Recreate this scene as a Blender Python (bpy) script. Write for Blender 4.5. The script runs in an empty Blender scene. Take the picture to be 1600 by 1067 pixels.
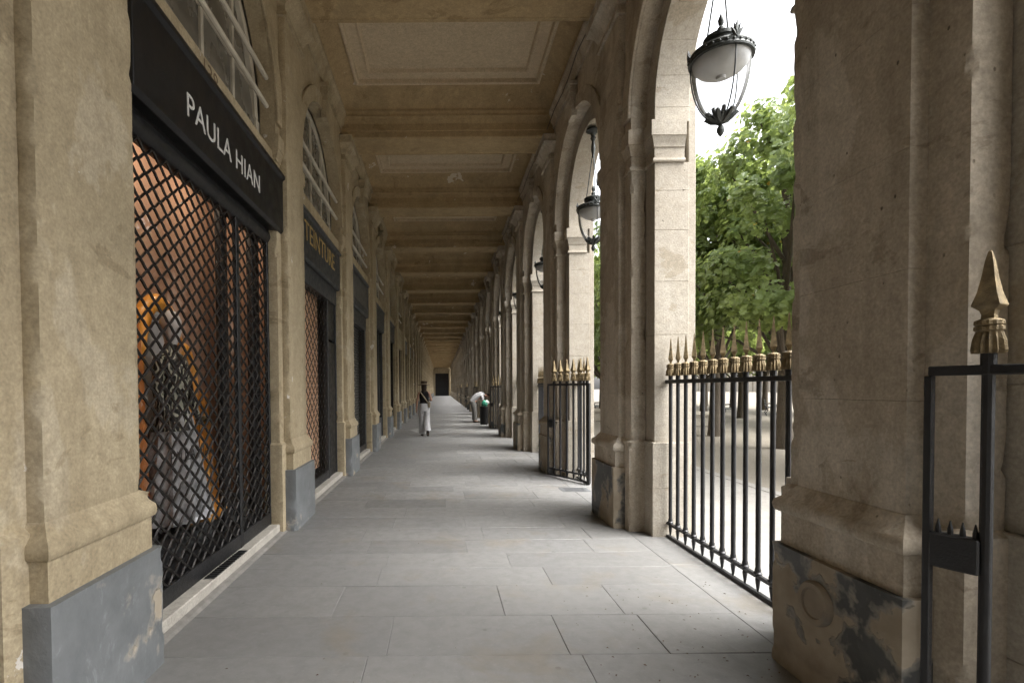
import bpy, bmesh, math, random
from mathutils import Vector, Matrix
R = math.radians
random.seed(7)
scene = bpy.context.scene
C = scene.collection

# ------------------------------------------------------------------ camera
cam_d = bpy.data.cameras.new('camera')
cam = bpy.data.objects.new('camera', cam_d); C.objects.link(cam)
EYE = 1.62
cam.location = (0, 0, EYE)
PITCH, ROLL = -1.3, 0.45            # degrees; slight down tilt, slight roll
cam.rotation_euler = (Matrix.Rotation(R(90 + PITCH), 3, 'X') @ Matrix.Rotation(R(-ROLL), 3, 'Z')).to_euler()
cam_d.sensor_width = 36.0; cam_d.lens = 18.0
cam_d.shift_x = 0.0688; cam_d.shift_y = 0.0573
cam_d.clip_start = 0.02; cam_d.clip_end = 2000
scene.camera = cam

# ------------------------------------------------------------------ world, sun, exposure
SUN_EL, SUN_AZ = 59.0, 106.0       # azimuth clockwise from +Y
world = bpy.data.worlds.new('World'); scene.world = world
world.use_nodes = True
wn = world.node_tree.nodes; wl = world.node_tree.links; wn.clear()
sky = wn.new('ShaderNodeTexSky'); sky.sky_type = 'NISHITA'; sky.sun_disc = False
sky.sun_elevation = R(SUN_EL); sky.sun_rotation = R(SUN_AZ)
sky.air_density = 1.0; sky.dust_density = 5.0; sky.ozone_density = 1.0
hs = wn.new('ShaderNodeHueSaturation'); hs.inputs['Saturation'].default_value = 0.16
bg = wn.new('ShaderNodeBackground'); bg.inputs['Strength'].default_value = 0.15
wo = wn.new('ShaderNodeOutputWorld')
wl.new(sky.outputs[0], hs.inputs['Color']); wl.new(hs.outputs[0], bg.inputs['Color']); wl.new(bg.outputs[0], wo.inputs[0])
sun_d = bpy.data.lights.new('sun', 'SUN'); sun_d.energy = 1.4; sun_d.angle = R(50); sun_d.color = (1.0, 0.96, 0.9)
sun = bpy.data.objects.new('sun', sun_d); C.objects.link(sun)
sd = Vector((math.sin(R(SUN_AZ)) * math.cos(R(SUN_EL)), math.cos(R(SUN_AZ)) * math.cos(R(SUN_EL)), math.sin(R(SUN_EL))))
sun.rotation_euler = sd.to_track_quat('Z', 'Y').to_euler()
sun.location = (30, -20, 40)
vs = scene.view_settings
vs.view_transform = 'Standard'; vs.look = 'None'; vs.gamma = 1.0; vs.use_curve_mapping = False
vs.exposure = 2.5
scene.render.engine = 'CYCLES'
cy = scene.cycles
cy.use_denoising = True
cy.use_adaptive_sampling = True; cy.adaptive_threshold = 0.02
cy.max_bounces = 12; cy.diffuse_bounces = 7; cy.glossy_bounces = 4; cy.transparent_max_bounces = 16; cy.transmission_bounces = 6
cy.sample_clamp_indirect = 6.0

# ------------------------------------------------------------------ materials
def srgb(r, g, b):
    f = lambda c: ((c / 255 + 0.055) / 1.055) ** 2.4 if c > 10 else c / 255 / 12.92
    return (f(r), f(g), f(b), 1)

class Nodes:
    def __init__(self, name):
        self.m = bpy.data.materials.new(name); self.m.use_nodes = True
        self.t = self.m.node_tree; self.t.nodes.clear()
        self.out = self.t.nodes.new('ShaderNodeOutputMaterial')
    def n(self, typ, **kw):
        nd = self.t.nodes.new(typ)
        for k, v in kw.items():
            if k in nd.inputs: nd.inputs[k].default_value = v
            else: setattr(nd, k, v)
        return nd
    def l(self, a, b): self.t.links.new(a, b)
    def pos(self, scale=(1, 1, 1), loc=(0, 0, 0), obj=False):
        if obj:
            g = self.n('ShaderNodeTexCoord').outputs['Object']
        else:
            g = self.n('ShaderNodeNewGeometry').outputs['Position']
        mp = self.n('ShaderNodeMapping'); mp.inputs['Scale'].default_value = scale; mp.inputs['Location'].default_value = loc
        self.l(g, mp.inputs['Vector']); return mp.outputs[0]
    def noise(self, vec, scale, detail=4, rough=0.55, dist=0.0):
        nd = self.n('ShaderNodeTexNoise'); nd.inputs['Scale'].default_value = scale
        nd.inputs['Detail'].default_value = detail; nd.inputs['Roughness'].default_value = rough; nd.inputs['Distortion'].default_value = dist
        self.l(vec, nd.inputs['Vector']); return nd.outputs['Fac']
    def ramp(self, fac, a, b, va=0.0, vb=1.0):
        nd = self.n('ShaderNodeMapRange'); nd.inputs['From Min'].default_value = a; nd.inputs['From Max'].default_value = b
        nd.inputs['To Min'].default_value = va; nd.inputs['To Max'].default_value = vb
        self.l(fac, nd.inputs['Value']); return nd.outputs[0]
    def mix(self, fac, a, b, mode='MIX'):
        nd = self.n('ShaderNodeMix', data_type='RGBA', blend_type=mode)
        if isinstance(fac, (int, float)): nd.inputs[0].default_value = fac
        else: self.l(fac, nd.inputs[0])
        for s, v in ((6, a), (7, b)):
            if isinstance(v, (tuple, list)): nd.inputs[s].default_value = v if len(v) == 4 else (*v, 1)
            else: self.l(v, nd.inputs[s])
        return nd.outputs[2]
    def math(self, op, a, b=0.0):
        nd = self.n('ShaderNodeMath', operation=op)
        for s, v in ((0, a), (1, b)):
            if isinstance(v, (int, float)): nd.inputs[s].default_value = v
            else: self.l(v, nd.inputs[s])
        return nd.outputs[0]
    def finish(self, color, rough=0.8, bump=None, bump_d=0.01, metal=0.0, spec=0.3, emit=None, emit_s=0.0):
        p = self.n('ShaderNodeBsdfPrincipled')
        if isinstance(color, (tuple, list)): p.inputs['Base Color'].default_value = color if len(color) == 4 else (*color, 1)
        else: self.l(color, p.inputs['Base Color'])
        if isinstance(rough, (int, float)): p.inputs['Roughness'].default_value = rough
        else: self.l(rough, p.inputs['Roughness'])
        p.inputs['Metallic'].default_value = metal
        p.inputs['Specular IOR Level'].default_value = spec
        if emit: p.inputs['Emission Color'].default_value = emit; p.inputs['Emission Strength'].default_value = emit_s
        if bump is not None:
            b = self.n('ShaderNodeBump'); b.inputs['Strength'].default_value = 1.0; b.inputs['Distance'].default_value = bump_d
            self.l(bump, b.inputs['Height']); self.l(b.outputs[0], p.inputs['Normal'])
        self.l(p.outputs[0], self.out.inputs[0]); self.p = p
        return self.m

def stone(name, c1, c2, stain, flake=None, flake_t=0.68, pit=True, streak=0.35, bump_d=0.012, scale=1.0, rough=0.85, patch=None, patch_t=0.56, flake_s=2.6):
    N = Nodes(name)
    P = N.pos()
    big = N.noise(P, 0.8 * scale, 3)
    mid = N.noise(P, 5.0 * scale, 8, 0.65, 0.4)
    fine = N.noise(P, 60.0, 4, 0.6)
    col = N.mix(N.ramp(big, 0.3, 0.7), c1, c2)
    if patch:
        pn = N.noise(N.pos(loc=(4, 9, 3), scale=(1, 1, 0.7)), 1.15, 9, 0.6, 0.35)
        col = N.mix(N.ramp(pn, patch_t, patch_t + 0.03, 0, 0.75), col, patch)
        pn2 = N.noise(N.pos(loc=(14, 2, 7), scale=(1, 1, 1.6)), 2.1, 8, 0.65, 0.5)
        col = N.mix(N.ramp(pn2, 0.60, 0.63, 0, 0.5), col, stain)
    S = N.pos(scale=(2.2, 2.2, 0.22), loc=(3, 1, 0))
    st = N.noise(S, 1.6, 6, 0.6, 0.3)
    col = N.mix(N.ramp(st, 0.48, 0.74, 0, streak), col, stain)
    col = N.mix(N.ramp(mid, 0.42, 0.72, 0.0, 0.30), col, stain)
    v = N.math('MULTIPLY', N.ramp(fine, 0.3, 0.7, 0.80, 1.14), N.ramp(N.noise(P, 17, 6, 0.7, 0.3), 0.3, 0.7, 0.84, 1.12))
    vc = N.n('ShaderNodeCombineColor'); [N.l(v, vc.inputs[i]) for i in range(3)]
    col = N.mix(1.0, col, vc.outputs[0], 'MULTIPLY')
    h = N.math('ADD', N.math('MULTIPLY', mid, 0.5), N.math('MULTIPLY', fine, 0.22))
    if flake:
        fl = N.noise(N.pos(loc=(11, 5, 2)), flake_s, 7, 0.62, 0.2)
        fm = N.ramp(fl, flake_t, flake_t + 0.012)
        col = N.mix(fm, col, flake); h = N.math('SUBTRACT', h, N.math('MULTIPLY', fm, 0.25))
    if pit:
        vo = N.n('ShaderNodeTexVoronoi'); vo.inputs['Scale'].default_value = 14.0; N.l(N.pos(scale=(1, 1, 0.7)), vo.inputs['Vector'])
        gate = N.ramp(N.noise(P, 3.0, 2), 0.5, 0.56)
        pm = N.math('MULTIPLY', N.ramp(vo.outputs['Distance'], 0.05, 0.10, 1, 0), gate)
        col = N.mix(N.math('MULTIPLY', pm, 0.75), col, (stain[0] * 0.35, stain[1] * 0.35, stain[2] * 0.35, 1)); h = N.math('SUBTRACT', h, N.math('MULTIPLY', pm, 0.5))
    return N.finish(col, rough, h, bump_d)

def painted_plinth(name, paint1, paint2, under1, under2, thr, spread=0.02, scale=2.2):
    N = Nodes(name); P = N.pos(loc=(2.3, 0.4, 1.1))
    m = N.noise(P, scale, 5, 0.55, 0.15)
    mask = N.ramp(m, thr, thr + spread)
    a = N.mix(N.ramp(N.noise(P, 6, 6), 0.3, 0.7), paint1, paint2)
    sc = N.noise(N.pos(scale=(3, 3, 1.6)), 3.0, 9, 0.75, 0.5)
    a = N.mix(N.ramp(sc, 0.56, 0.66, 0, 0.3), a, (paint2[0] * 1.9, paint2[1] * 1.9, paint2[2] * 1.9, 1))
    b = N.mix(N.ramp(N.noise(P, 4, 7), 0.35, 0.65), under1, under2)
    edge = N.math('MULTIPLY', N.ramp(m, thr - 0.03, thr), N.ramp(m, thr + 0.03, thr, 0, 1))
    col = N.mix(mask, a, b)
    col = N.mix(N.math('MULTIPLY', edge, 0.5), col, (0.42, 0.38, 0.32, 1))
    h = N.math('ADD', N.math('MULTIPLY', N.noise(P, 24, 6), 0.35), N.math('MULTIPLY', mask, -0.6))
    return N.finish(col, N.ramp(mask, 0, 1, 0.55, 0.9), h, 0.012)

def plain(name, col, rough=0.5, metal=0.0, spec=0.5, var=0.15, scale=8, bump=0.002):
    N = Nodes(name); P = N.pos()
    n1 = N.noise(P, scale, 6, 0.6)
    c = N.mix(N.ramp(n1, 0.3, 0.7), tuple(x * (1 - var) for x in col[:3]), tuple(x * (1 + var) for x in col[:3]))
    return N.finish(c, N.ramp(N.noise(P, scale * 2, 4), 0.3, 0.7, max(0, rough - 0.1), min(1, rough + 0.12)), N.noise(P, scale * 6, 4), bump, metal, spec)

M = {}
M['cream'] = stone('cream_painted_stone', (0.47, 0.392, 0.265), (0.39, 0.322, 0.212), (0.225, 0.175, 0.105), flake=(0.64, 0.60, 0.54), flake_t=0.675, pit=False, streak=0.55, bump_d=0.006, patch=(0.50, 0.43, 0.315), patch_t=0.58)
M['greystone'] = stone('weathered_brown_stone', (0.50, 0.438, 0.35), (0.42, 0.365, 0.288), (0.24, 0.197, 0.142), flake=(0.46, 0.42, 0.355), flake_t=0.70, streak=0.6, patch=(0.60, 0.55, 0.465), patch_t=0.54)
M['limestone'] = stone('pale_limestone', (0.43, 0.395, 0.335), (0.38, 0.342, 0.285), (0.28, 0.235, 0.165), flake=(0.25, 0.20, 0.14), flake_t=0.73, streak=0.25, patch=(0.37, 0.315, 0.235), patch_t=0.6)
M['ceiling'] = stone('old_cream_ceiling_paint', (0.49, 0.372, 0.215), (0.42, 0.312, 0.17), (0.23, 0.158, 0.078), flake=(0.64, 0.57, 0.45), flake_t=0.665, pit=False, streak=0.3, bump_d=0.008, patch=(0.38, 0.29, 0.165), patch_t=0.56, flake_s=1.7)
M['panel'] = stone('pale_plaster_panel', (0.65, 0.54, 0.385), (0.59, 0.485, 0.335), (0.42, 0.33, 0.22), flake=(0.36, 0.28, 0.18), flake_t=0.74, pit=False, streak=0.1, bump_d=0.004)
M['blue'] = painted_plinth('blue_grey_painted_plinth', (0.142, 0.151, 0.157), (0.192, 0.202, 0.208), (0.42, 0.37, 0.30), (0.36, 0.31, 0.24), 0.63)
M['worn'] = painted_plinth('flaking_black_painted_plinth', (0.055, 0.058, 0.056), (0.09, 0.092, 0.088), (0.42, 0.36, 0.275), (0.28, 0.235, 0.175), 0.44, scale=2.0)
M['wornlite'] = painted_plinth('worn_stone_plinth', (0.15, 0.14, 0.125), (0.2, 0.18, 0.155), (0.33, 0.285, 0.22), (0.24, 0.2, 0.155), 0.42, 0.08, scale=2.4)
M['iron'] = plain('black_painted_iron', (0.012, 0.012, 0.013), 0.42, 0.0, 0.5, 0.4, 20, 0.002)
M['gold'] = plain('worn_gilding', (0.20, 0.152, 0.082), 0.5, 0.5, 0.5, 0.5, 30, 0.004)
M['lampiron'] = plain('dark_green_bronze', (0.048, 0.053, 0.051), 0.42, 0.4, 0.5, 0.4, 25, 0.003)
M['black'] = plain('black_paint', (0.010, 0.010, 0.011), 0.45, 0, 0.4, 0.3, 6)
M['fascia'] = plain('black_fascia_board', (0.011, 0.011, 0.012), 0.38, 0, 0.35, 0.3, 3)
M['charcoal'] = plain('charcoal_paint', (0.035, 0.037, 0.040), 0.5, 0, 0.4, 0.25, 6)
M['darkwood'] = plain('dark_brown_wood', (0.05, 0.035, 0.024), 0.5, 0, 0.4, 0.3, 8)
M['lettering'] = plain('white_lettering', (0.62, 0.62, 0.60), 0.5, 0, 0.4, 0.05)
M['goldletter'] = plain('dull_gold_lettering', (0.42, 0.30, 0.11), 0.45, 0.3, 0.5, 0.3, 20)
M['greyletter'] = plain('faded_grey_lettering', (0.12, 0.12, 0.11), 0.6, 0, 0.3, 0.3, 20)
M['number'] = plain('brown_painted_numeral', (0.13, 0.085, 0.045), 0.7, 0, 0.3, 0.4, 30)
M['steel'] = plain('dark_steel_grille', (0.028, 0.025, 0.023), 0.38, 0.6, 0.5, 0.4, 40, 0.002)
M['whitewood'] = plain('dirty_white_window_paint', (0.52, 0.48, 0.40), 0.6, 0, 0.3, 0.18, 4)
M['oldglass'] = plain('dull_grey_window_glass', (0.15, 0.142, 0.122), 0.25, 0, 0.5, 0.35, 1.5)  # opaque grey-brown pane with mottled tone
M['sill'] = stone('pale_marble_sill', (0.50, 0.47, 0.42), (0.43, 0.405, 0.36), (0.24, 0.22, 0.19), pit=False, bump_d=0.003)
M['brownwall'] = plain('terracotta_brown_wall', (0.33, 0.205, 0.145), 0.8, 0, 0.2, 0.1, 2)
M['roomdark'] = plain('dark_shop_interior', (0.06, 0.05, 0.042), 0.8, 0, 0.2, 0.3, 2)
M['orange'] = plain('amber_lacquer', (0.80, 0.36, 0.06), 0.3, 0, 0.5, 0.3, 4)
M['mirror'] = plain('pale_grey_fabric', (0.50, 0.50, 0.51), 0.45, 0, 0.4, 0.25, 3)
M['skirt'] = plain('grey_white_cloth', (0.42, 0.42, 0.44), 0.8, 0, 0.2, 0.5, 9)
def paving():
    N = Nodes('grey_paving_stone'); P = N.pos()
    oi = N.n('ShaderNodeObjectInfo')
    base = N.mix(oi.outputs['Random'], (0.15, 0.15, 0.15), (0.212, 0.211, 0.208))
    big = N.noise(P, 0.7, 4, 0.6)
    col = N.mix(N.ramp(big, 0.35, 0.7, 0, 0.6), base, (0.20, 0.195, 0.185, 1))
    sp = N.noise(P, 9, 8, 0.7, 0.3)
    col = N.mix(N.ramp(sp, 0.45, 0.75, 0, 0.45), col, (0.14, 0.14, 0.138, 1))
    wht = N.noise(P, 22, 6, 0.75)
    col = N.mix(N.ramp(wht, 0.56, 0.70, 0, 0.3), col, (0.31, 0.307, 0.30, 1))
    vo = N.n('ShaderNodeTexVoronoi'); vo.inputs['Scale'].default_value = 4.5; N.l(N.pos(loc=(0.3, 0.2, 0)), vo.inputs['Vector'])
    gum = N.math('MULTIPLY', N.ramp(vo.outputs['Distance'], 0.07, 0.09, 1, 0), N.ramp(N.noise(P, 1.7, 2), 0.50, 0.54))
    col = N.mix(N.math('MULTIPLY', gum, 0.55), col, (0.09, 0.085, 0.08, 1))
    br_ = N.noise(N.pos(loc=(5, 2, 0)), 1.3, 7, 0.65, 0.4)
    col = N.mix(N.ramp(br_, 0.55, 0.68, 0, 0.5), col, (0.185, 0.16, 0.125, 1))
    dk_ = N.noise(N.pos(loc=(1, 8, 0), scale=(1, 0.6, 1)), 1.0, 8, 0.7, 0.6)
    col = N.mix(N.ramp(dk_, 0.54, 0.70, 0, 0.5), col, (0.12, 0.118, 0.115, 1))
    h = N.math('ADD', N.math('MULTIPLY', sp, 0.5), N.math('MULTIPLY', N.noise(P, 90, 3), 0.2))
    return N.finish(col, N.ramp(sp, 0.3, 0.7, 0.40, 0.62), h, 0.004, spec=0.35)
M['paving'] = paving()
def floor_base():
    N = Nodes('paving_and_mortar'); P = N.pos()
    br = N.n('ShaderNodeTexBrick'); N.l(P, br.inputs['Vector'])
    br.inputs['Scale'].default_value = 1.0; br.inputs['Brick Width'].default_value = 1.1; br.inputs['Row Height'].default_value = 0.52
    br.inputs['Mortar Size'].default_value = 0.006; br.inputs['Color1'].default_value = (0.16, 0.16, 0.16, 1); br.inputs['Color2'].default_value = (0.20, 0.20, 0.2, 1)
    br.inputs['Mortar'].default_value = (0.19, 0.18, 0.165, 1)
    return N.finish(br.outputs['Color'], 0.6, N.noise(P, 30, 5), 0.003)
M['floor_base'] = floor_base()
M['mortar'] = plain('grey_mortar', (0.21, 0.20, 0.185), 0.9, 0, 0.2, 0.25, 12)
def sand():
    N = Nodes('pale_gravel_sand'); P = N.pos()
    c = N.mix(N.ramp(N.noise(P, 0.35, 5), 0.3, 0.7), (0.14, 0.124, 0.098), (0.18, 0.163, 0.135))
    c = N.mix(N.ramp(N.noise(P, 12, 6), 0.4, 0.7, 0, 0.4), c, (0.11, 0.095, 0.073, 1))
    return N.finish(c, 0.95, N.noise(P, 60, 4), 0.01)
M['sand'] = sand()
M['garden_paving'] = stone('pale_garden_paving', (0.205, 0.198, 0.183), (0.178, 0.17, 0.156), (0.135, 0.122, 0.105), pit=False, bump_d=0.003)
M['bark'] = stone('grey_bark', (0.10, 0.082, 0.062), (0.07, 0.056, 0.042), (0.035, 0.028, 0.02), pit=False, bump_d=0.03, scale=3)
def leafmat(name, a, b, cc, yel):
    N = Nodes(name)
    g = N.n('ShaderNodeNewGeometry')
    r = g.outputs['Random Per Island']
    big = N.noise(N.pos(), 0.6, 3)
    c = N.mix(r, a, b)
    c = N.mix(N.ramp(big, 0.35, 0.7, 0, 0.8), c, cc)
    c = N.mix(N.ramp(r, 0.996, 0.998), c, yel)
    d = N.n('ShaderNodeBsdfPrincipled'); N.l(c, d.inputs['Base Color']); d.inputs['Roughness'].default_value = 0.36; d.inputs['Specular IOR Level'].default_value = 0.35
    t = N.n('ShaderNodeBsdfTranslucent'); tc = N.mix(0.5, c, (0.45, 0.52, 0.14, 1)); N.l(tc, t.inputs['Color'])
    mx = N.n('ShaderNodeMixShader'); mx.inputs[0].default_value = 0.55
    N.l(d.outputs[0], mx.inputs[1]); N.l(t.outputs[0], mx.inputs[2]); N.l(mx.outputs[0], N.out.inputs[0])
    return N.m
M['leaf'] = leafmat('green_leaf', (0.09, 0.145, 0.055), (0.15, 0.22, 0.085), (0.165, 0.21, 0.07), (0.42, 0.20, 0.03, 1))
def glass(name, tint, refl):
    N = Nodes(name)
    t = N.n('ShaderNodeBsdfTransparent'); t.inputs[0].default_value = (*tint, 1)
    g = N.n('ShaderNodeBsdfGlossy'); g.inputs['Roughness'].default_value = 0.02
    lw = N.n('ShaderNodeFresnel'); lw.inputs['IOR'].default_value = refl
    m = N.n('ShaderNodeMixShader'); N.l(lw.outputs[0], m.inputs[0]); N.l(t.outputs[0], m.inputs[1]); N.l(g.outputs[0], m.inputs[2])
    N.l(m.outputs[0], N.out.inputs[0]); return N.m
M['glass'] = glass('shop_window_glass', (0.92, 0.93, 0.92), 1.5)
def dusty_glass():
    N = Nodes('lantern_glass')
    t = N.n('ShaderNodeBsdfTransparent'); t.inputs[0].default_value = (0.95, 0.955, 0.96, 1)
    d = N.n('ShaderNodeBsdfDiffuse'); d.inputs[0].default_value = (0.55, 0.56, 0.58, 1)
    g = N.n('ShaderNodeBsdfGlossy'); g.inputs['Roughness'].default_value = 0.03
    lw = N.n('ShaderNodeLayerWeight'); lw.inputs['Blend'].default_value = 0.25
    dust = N.ramp(lw.outputs['Facing'], 0.15, 1.0, 0.06, 0.55)
    m1 = N.n('ShaderNodeMixShader'); N.l(dust, m1.inputs[0]); N.l(t.outputs[0], m1.inputs[1]); N.l(d.outputs[0], m1.inputs[2])
    fr_ = N.n('ShaderNodeFresnel'); fr_.inputs['IOR'].default_value = 1.12
    m2 = N.n('ShaderNodeMixShader'); N.l(fr_.outputs[0], m2.inputs[0]); N.l(m1.outputs[0], m2.inputs[1]); N.l(g.outputs[0], m2.inputs[2])
    N.l(m2.outputs[0], N.out.inputs[0]); return N.m
M['globe'] = dusty_glass()
M['thinglass'] = glass('thin_shop_glass', (0.95, 0.95, 0.94), 1.2)
M['enamel'] = plain('white_enamel_reflector', (0.50, 0.50, 0.49), 0.4, 0, 0.5, 0.08)
M['skin'] = plain('skin', (0.42, 0.24, 0.17), 0.55, 0, 0.3, 0.08)
M['blackcloth'] = plain('black_cloth', (0.012, 0.011, 0.013), 0.85, 0, 0.2, 0.3, 12)
M['whitecloth'] = plain('white_cotton', (0.50, 0.495, 0.51), 0.85, 0, 0.2, 0.12, 12)
M['greycloth'] = plain('pale_grey_cotton', (0.40, 0.395, 0.40), 0.85, 0, 0.2, 0.15, 12)
M['trouser'] = plain('grey_trousers', (0.17, 0.165, 0.155), 0.9, 0, 0.2, 0.15, 12)
M['straw'] = plain('brown_felt_hat', (0.065, 0.045, 0.03), 0.85, 0, 0.2, 0.2, 20)
M['band'] = plain('pale_hat_band', (0.36, 0.30, 0.22), 0.8, 0, 0.2, 0.1)
M['hair'] = plain('dark_brown_hair', (0.03, 0.018, 0.012), 0.5, 0, 0.4, 0.3, 30)
M['shoe'] = plain('dark_leather', (0.05, 0.04, 0.032), 0.5, 0, 0.4, 0.2)
M['bin'] = plain('black_plastic', (0.010, 0.010, 0.010), 0.5, 0, 0.3, 0.2)
M['greenbag'] = plain('green_plastic', (0.04, 0.28, 0.18), 0.4, 0, 0.5, 0.15)
M['whitebag'] = plain('white_plastic', (0.6, 0.62, 0.6), 0.4, 0, 0.5, 0.1)
M['leaflitter'] = plain('dry_leaf', (0.085, 0.05, 0.025), 0.8, 0, 0.2, 0.4, 50)
M['cable'] = plain('grey_cable', (0.12, 0.11, 0.10), 0.6, 0, 0.3, 0.1)
M['bench'] = plain('dark_green_bench', (0.03, 0.035, 0.03), 0.5, 0, 0.4, 0.2)
M['lampglow'] = Nodes('warm_bulb').finish((1, 0.8, 0.5), 0.5, emit=(1, 0.72, 0.42, 1), emit_s=8)

# ------------------------------------------------------------------ mesh helpers
class MB:
    def __init__(self): self.v = []; self.f = []
    def add(self, vs, fs):
        o = len(self.v); self.v += [tuple(p) for p in vs]; self.f += [tuple(i + o for i in q) for q in fs]; return self
    def box(self, x0, x1, y0, y1, z0, z1):
        return self.add([(x0, y0, z0), (x1, y0, z0), (x1, y1, z0), (x0, y1, z0), (x0, y0, z1), (x1, y0, z1), (x1, y1, z1), (x0, y1, z1)],
                        [(0, 3, 2, 1), (4, 5, 6, 7), (0, 1, 5, 4), (1, 2, 6, 5), (2, 3, 7, 6), (3, 0, 4, 7)])
    def rings(self, rs, cap=True, close=True):
        n = len(rs[0]); vs = [p for r in rs for p in r]; fs = []
        for i in range(len(rs) - 1):
            for j in range(n if close else n - 1):
                k = (j + 1) % n
                fs.append((i * n + j, i * n + k, (i + 1) * n + k, (i + 1) * n + j))
        if cap: fs.append(tuple(range(n - 1, -1, -1))); fs.append(tuple((len(rs) - 1) * n + j for j in range(n)))
        return self.add(vs, fs)
    def lathe(self, prof, n=12, c=(0, 0, 0), cap=True, sq=False):
        rs = []
        for r, z in prof:
            rs.append([(c[0] + r * math.cos(2 * math.pi * (j + (0 if sq else 0.5)) / n), c[1] + r * math.sin(2 * math.pi * (j + (0 if sq else 0.5)) / n), c[2] + z) for j in range(n)])
        return self.rings(rs, cap)
    def tube(self, pts, r, n=6, cap=True):
        pts = [Vector(p) for p in pts]; rs = []
        up = Vector((0.13, 0.21, 1)).normalized()
        for i, p in enumerate(pts):
            d = (pts[min(i + 1, len(pts) - 1)] - pts[max(i - 1, 0)]).normalized()
            a = d.cross(up if abs(d.dot(up)) < 0.95 else Vector((1, 0, 0))).normalized(); b = d.cross(a)
            rr = r[i] if isinstance(r, (list, tuple)) else r
            rs.append([p + a * rr * math.cos(2 * math.pi * j / n) + b * rr * math.sin(2 * math.pi * j / n) for j in range(n)])
        return self.rings(rs, cap)
    def mesh(self, name, mat, bevel=0, seg=1, smooth=None, normals=True):
        bm = bmesh.new()
        bv = [bm.verts.new(p) for p in self.v]
        for q in self.f:
            try: bm.faces.new([bv[i] for i in q])
            except ValueError: pass
        if normals: bmesh.ops.recalc_face_normals(bm, faces=bm.faces)
        if bevel:
            es = [e for e in bm.edges if e.is_manifold and e.calc_face_angle(0) > 0.5]
            bmesh.ops.bevel(bm, geom=es, offset=bevel, segments=seg, affect='EDGES', clamp_overlap=True)
        me = bpy.data.meshes.new(name); bm.to_mesh(me); bm.free()
        if smooth: me.shade_smooth(); me.set_sharp_from_angle(angle=R(smooth))
        me.materials.append(M[mat] if isinstance(mat, str) else mat)
        return me

def put(name, me, parent=None, loc=(0, 0, 0), rz=0.0, label=None, cat=None, group=None, kind=None):
    o = bpy.data.objects.new(name, me); C.objects.link(o)
    o.location = loc; o.rotation_euler = (0, 0, rz)
    if parent: o.parent = parent
    if label: o['label'] = label
    if cat: o['category'] = cat
    if group: o['group'] = group
    if kind: o['kind'] = kind
    return o
def thing(name, loc, label, cat, group=None, rz=0.0):
    return put(name, None, None, loc, rz, label, cat, group)

ORD = ['', 'first', 'second', 'third', 'fourth', 'fifth', 'sixth', 'seventh', 'eighth', 'ninth', 'tenth', 'eleventh', 'twelfth', 'thirteenth', 'fourteenth']

# ------------------------------------------------------------------ layout constants
B = 3.68                  # bay length
Y1 = 2.60                 # centre of first pier
XL, XR = -1.75, 2.05      # pilaster faces, shop side and garden side
NB = 31                   # piers 1..NB
ZS = 4.60                 # arch springing
def yc(n): return Y1 + (n - 1) * B
N0 = -1                   # first pier behind the camera
HI = {-1: 0.50, 1: 0.525}; HO = 0.745
HP = {-1: 0.36, 1: 0.345}
RI = {-1: B / 2 - 0.50, 1: B / 2 - 0.525}; RO = B / 2 - HO

# ------------------------------------------------------------------ floor
floor = put('floor', MB().box(-2.05, 2.75, -8, 122, -0.3, -0.006).mesh('floor', 'floor_base'), kind='structure')
floor['label'] = 'grey stone paving of the arcade walk'
rows = []; y = -0.4
fixed = [2.55, 3.08, 3.62, 4.18, 4.60, 5.02, 5.45]
rnd = random.Random(3)
while y < 2.4: rows.append(y); y += 0.53
rows += fixed; y = fixed[-1]
while y < 33: y += rnd.uniform(0.44, 0.6); rows.append(y)
fixedj = {3.08: [-0.35, 0.77, 1.38], 2.55: [-0.46, 0.84], 3.62: [-0.8, 0.44, 1.3], 4.18: [-0.55, 0.9], 4.60: [-0.52, 0.62]}
XB = 2.07
nsl = 0
for i in range(len(rows) - 1):
    a, b = rows[i], rows[i + 1]
    js = fixedj.get(a)
    if js is None:
        js = []; x = -1.66 + rnd.uniform(0.5, 1.2)
        while x < XB - 0.4: js.append(x); x += rnd.uniform(0.85, 1.35)
    xs = [-1.838] + js + [XB]
    for x0, x1 in zip(xs, xs[1:]):
        g = 0.0015
        dz = rnd.uniform(-0.0025, 0.0015)
        cx, cyy = (x0 + x1) / 2, (a + b) / 2
        me = MB().box(x0 - cx + g, x1 - cx - g, a - cyy + g, b - cyy - g, -0.05, 0).mesh('slab', 'paving', bevel=0.0035)
        o = put('slab', me, floor, (cx, cyy, dz)); nsl += 1
        o.rotation_euler = (rnd.uniform(-.002, .002), rnd.uniform(-.0015, .0015), 0)
# threshold slabs under the garden arches
for n in range(0, 9):
    a, b = yc(n) + HO, yc(n + 1) - HO
    a2, b2 = yc(n) + 0.45, yc(n + 1) - 0.45
    m = (a2 + b2) / 2 + 0.2
    for s0, s1 in ((a2, m), (m, b2)):
        me = MB().box(-0.32, 0.32, s0 - m + 0.003, s1 - m - 0.003, -0.05, 0).mesh('slab', 'paving', bevel=0.006)
        put('slab', me, floor, (XB + 0.325, m, -0.002))
# left-hand mortar fillet at the foot of the shop wall
me = MB()
me.rings([[(-1.84, yy, -0.01), (-1.775, yy, 0.002), (-1.80, yy, 0.018), (-1.84, yy, 0.03)] for yy in (-3, 60)])
put('mortar_fillet', me.mesh('mortar_fillet', 'mortar'), floor)

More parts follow.
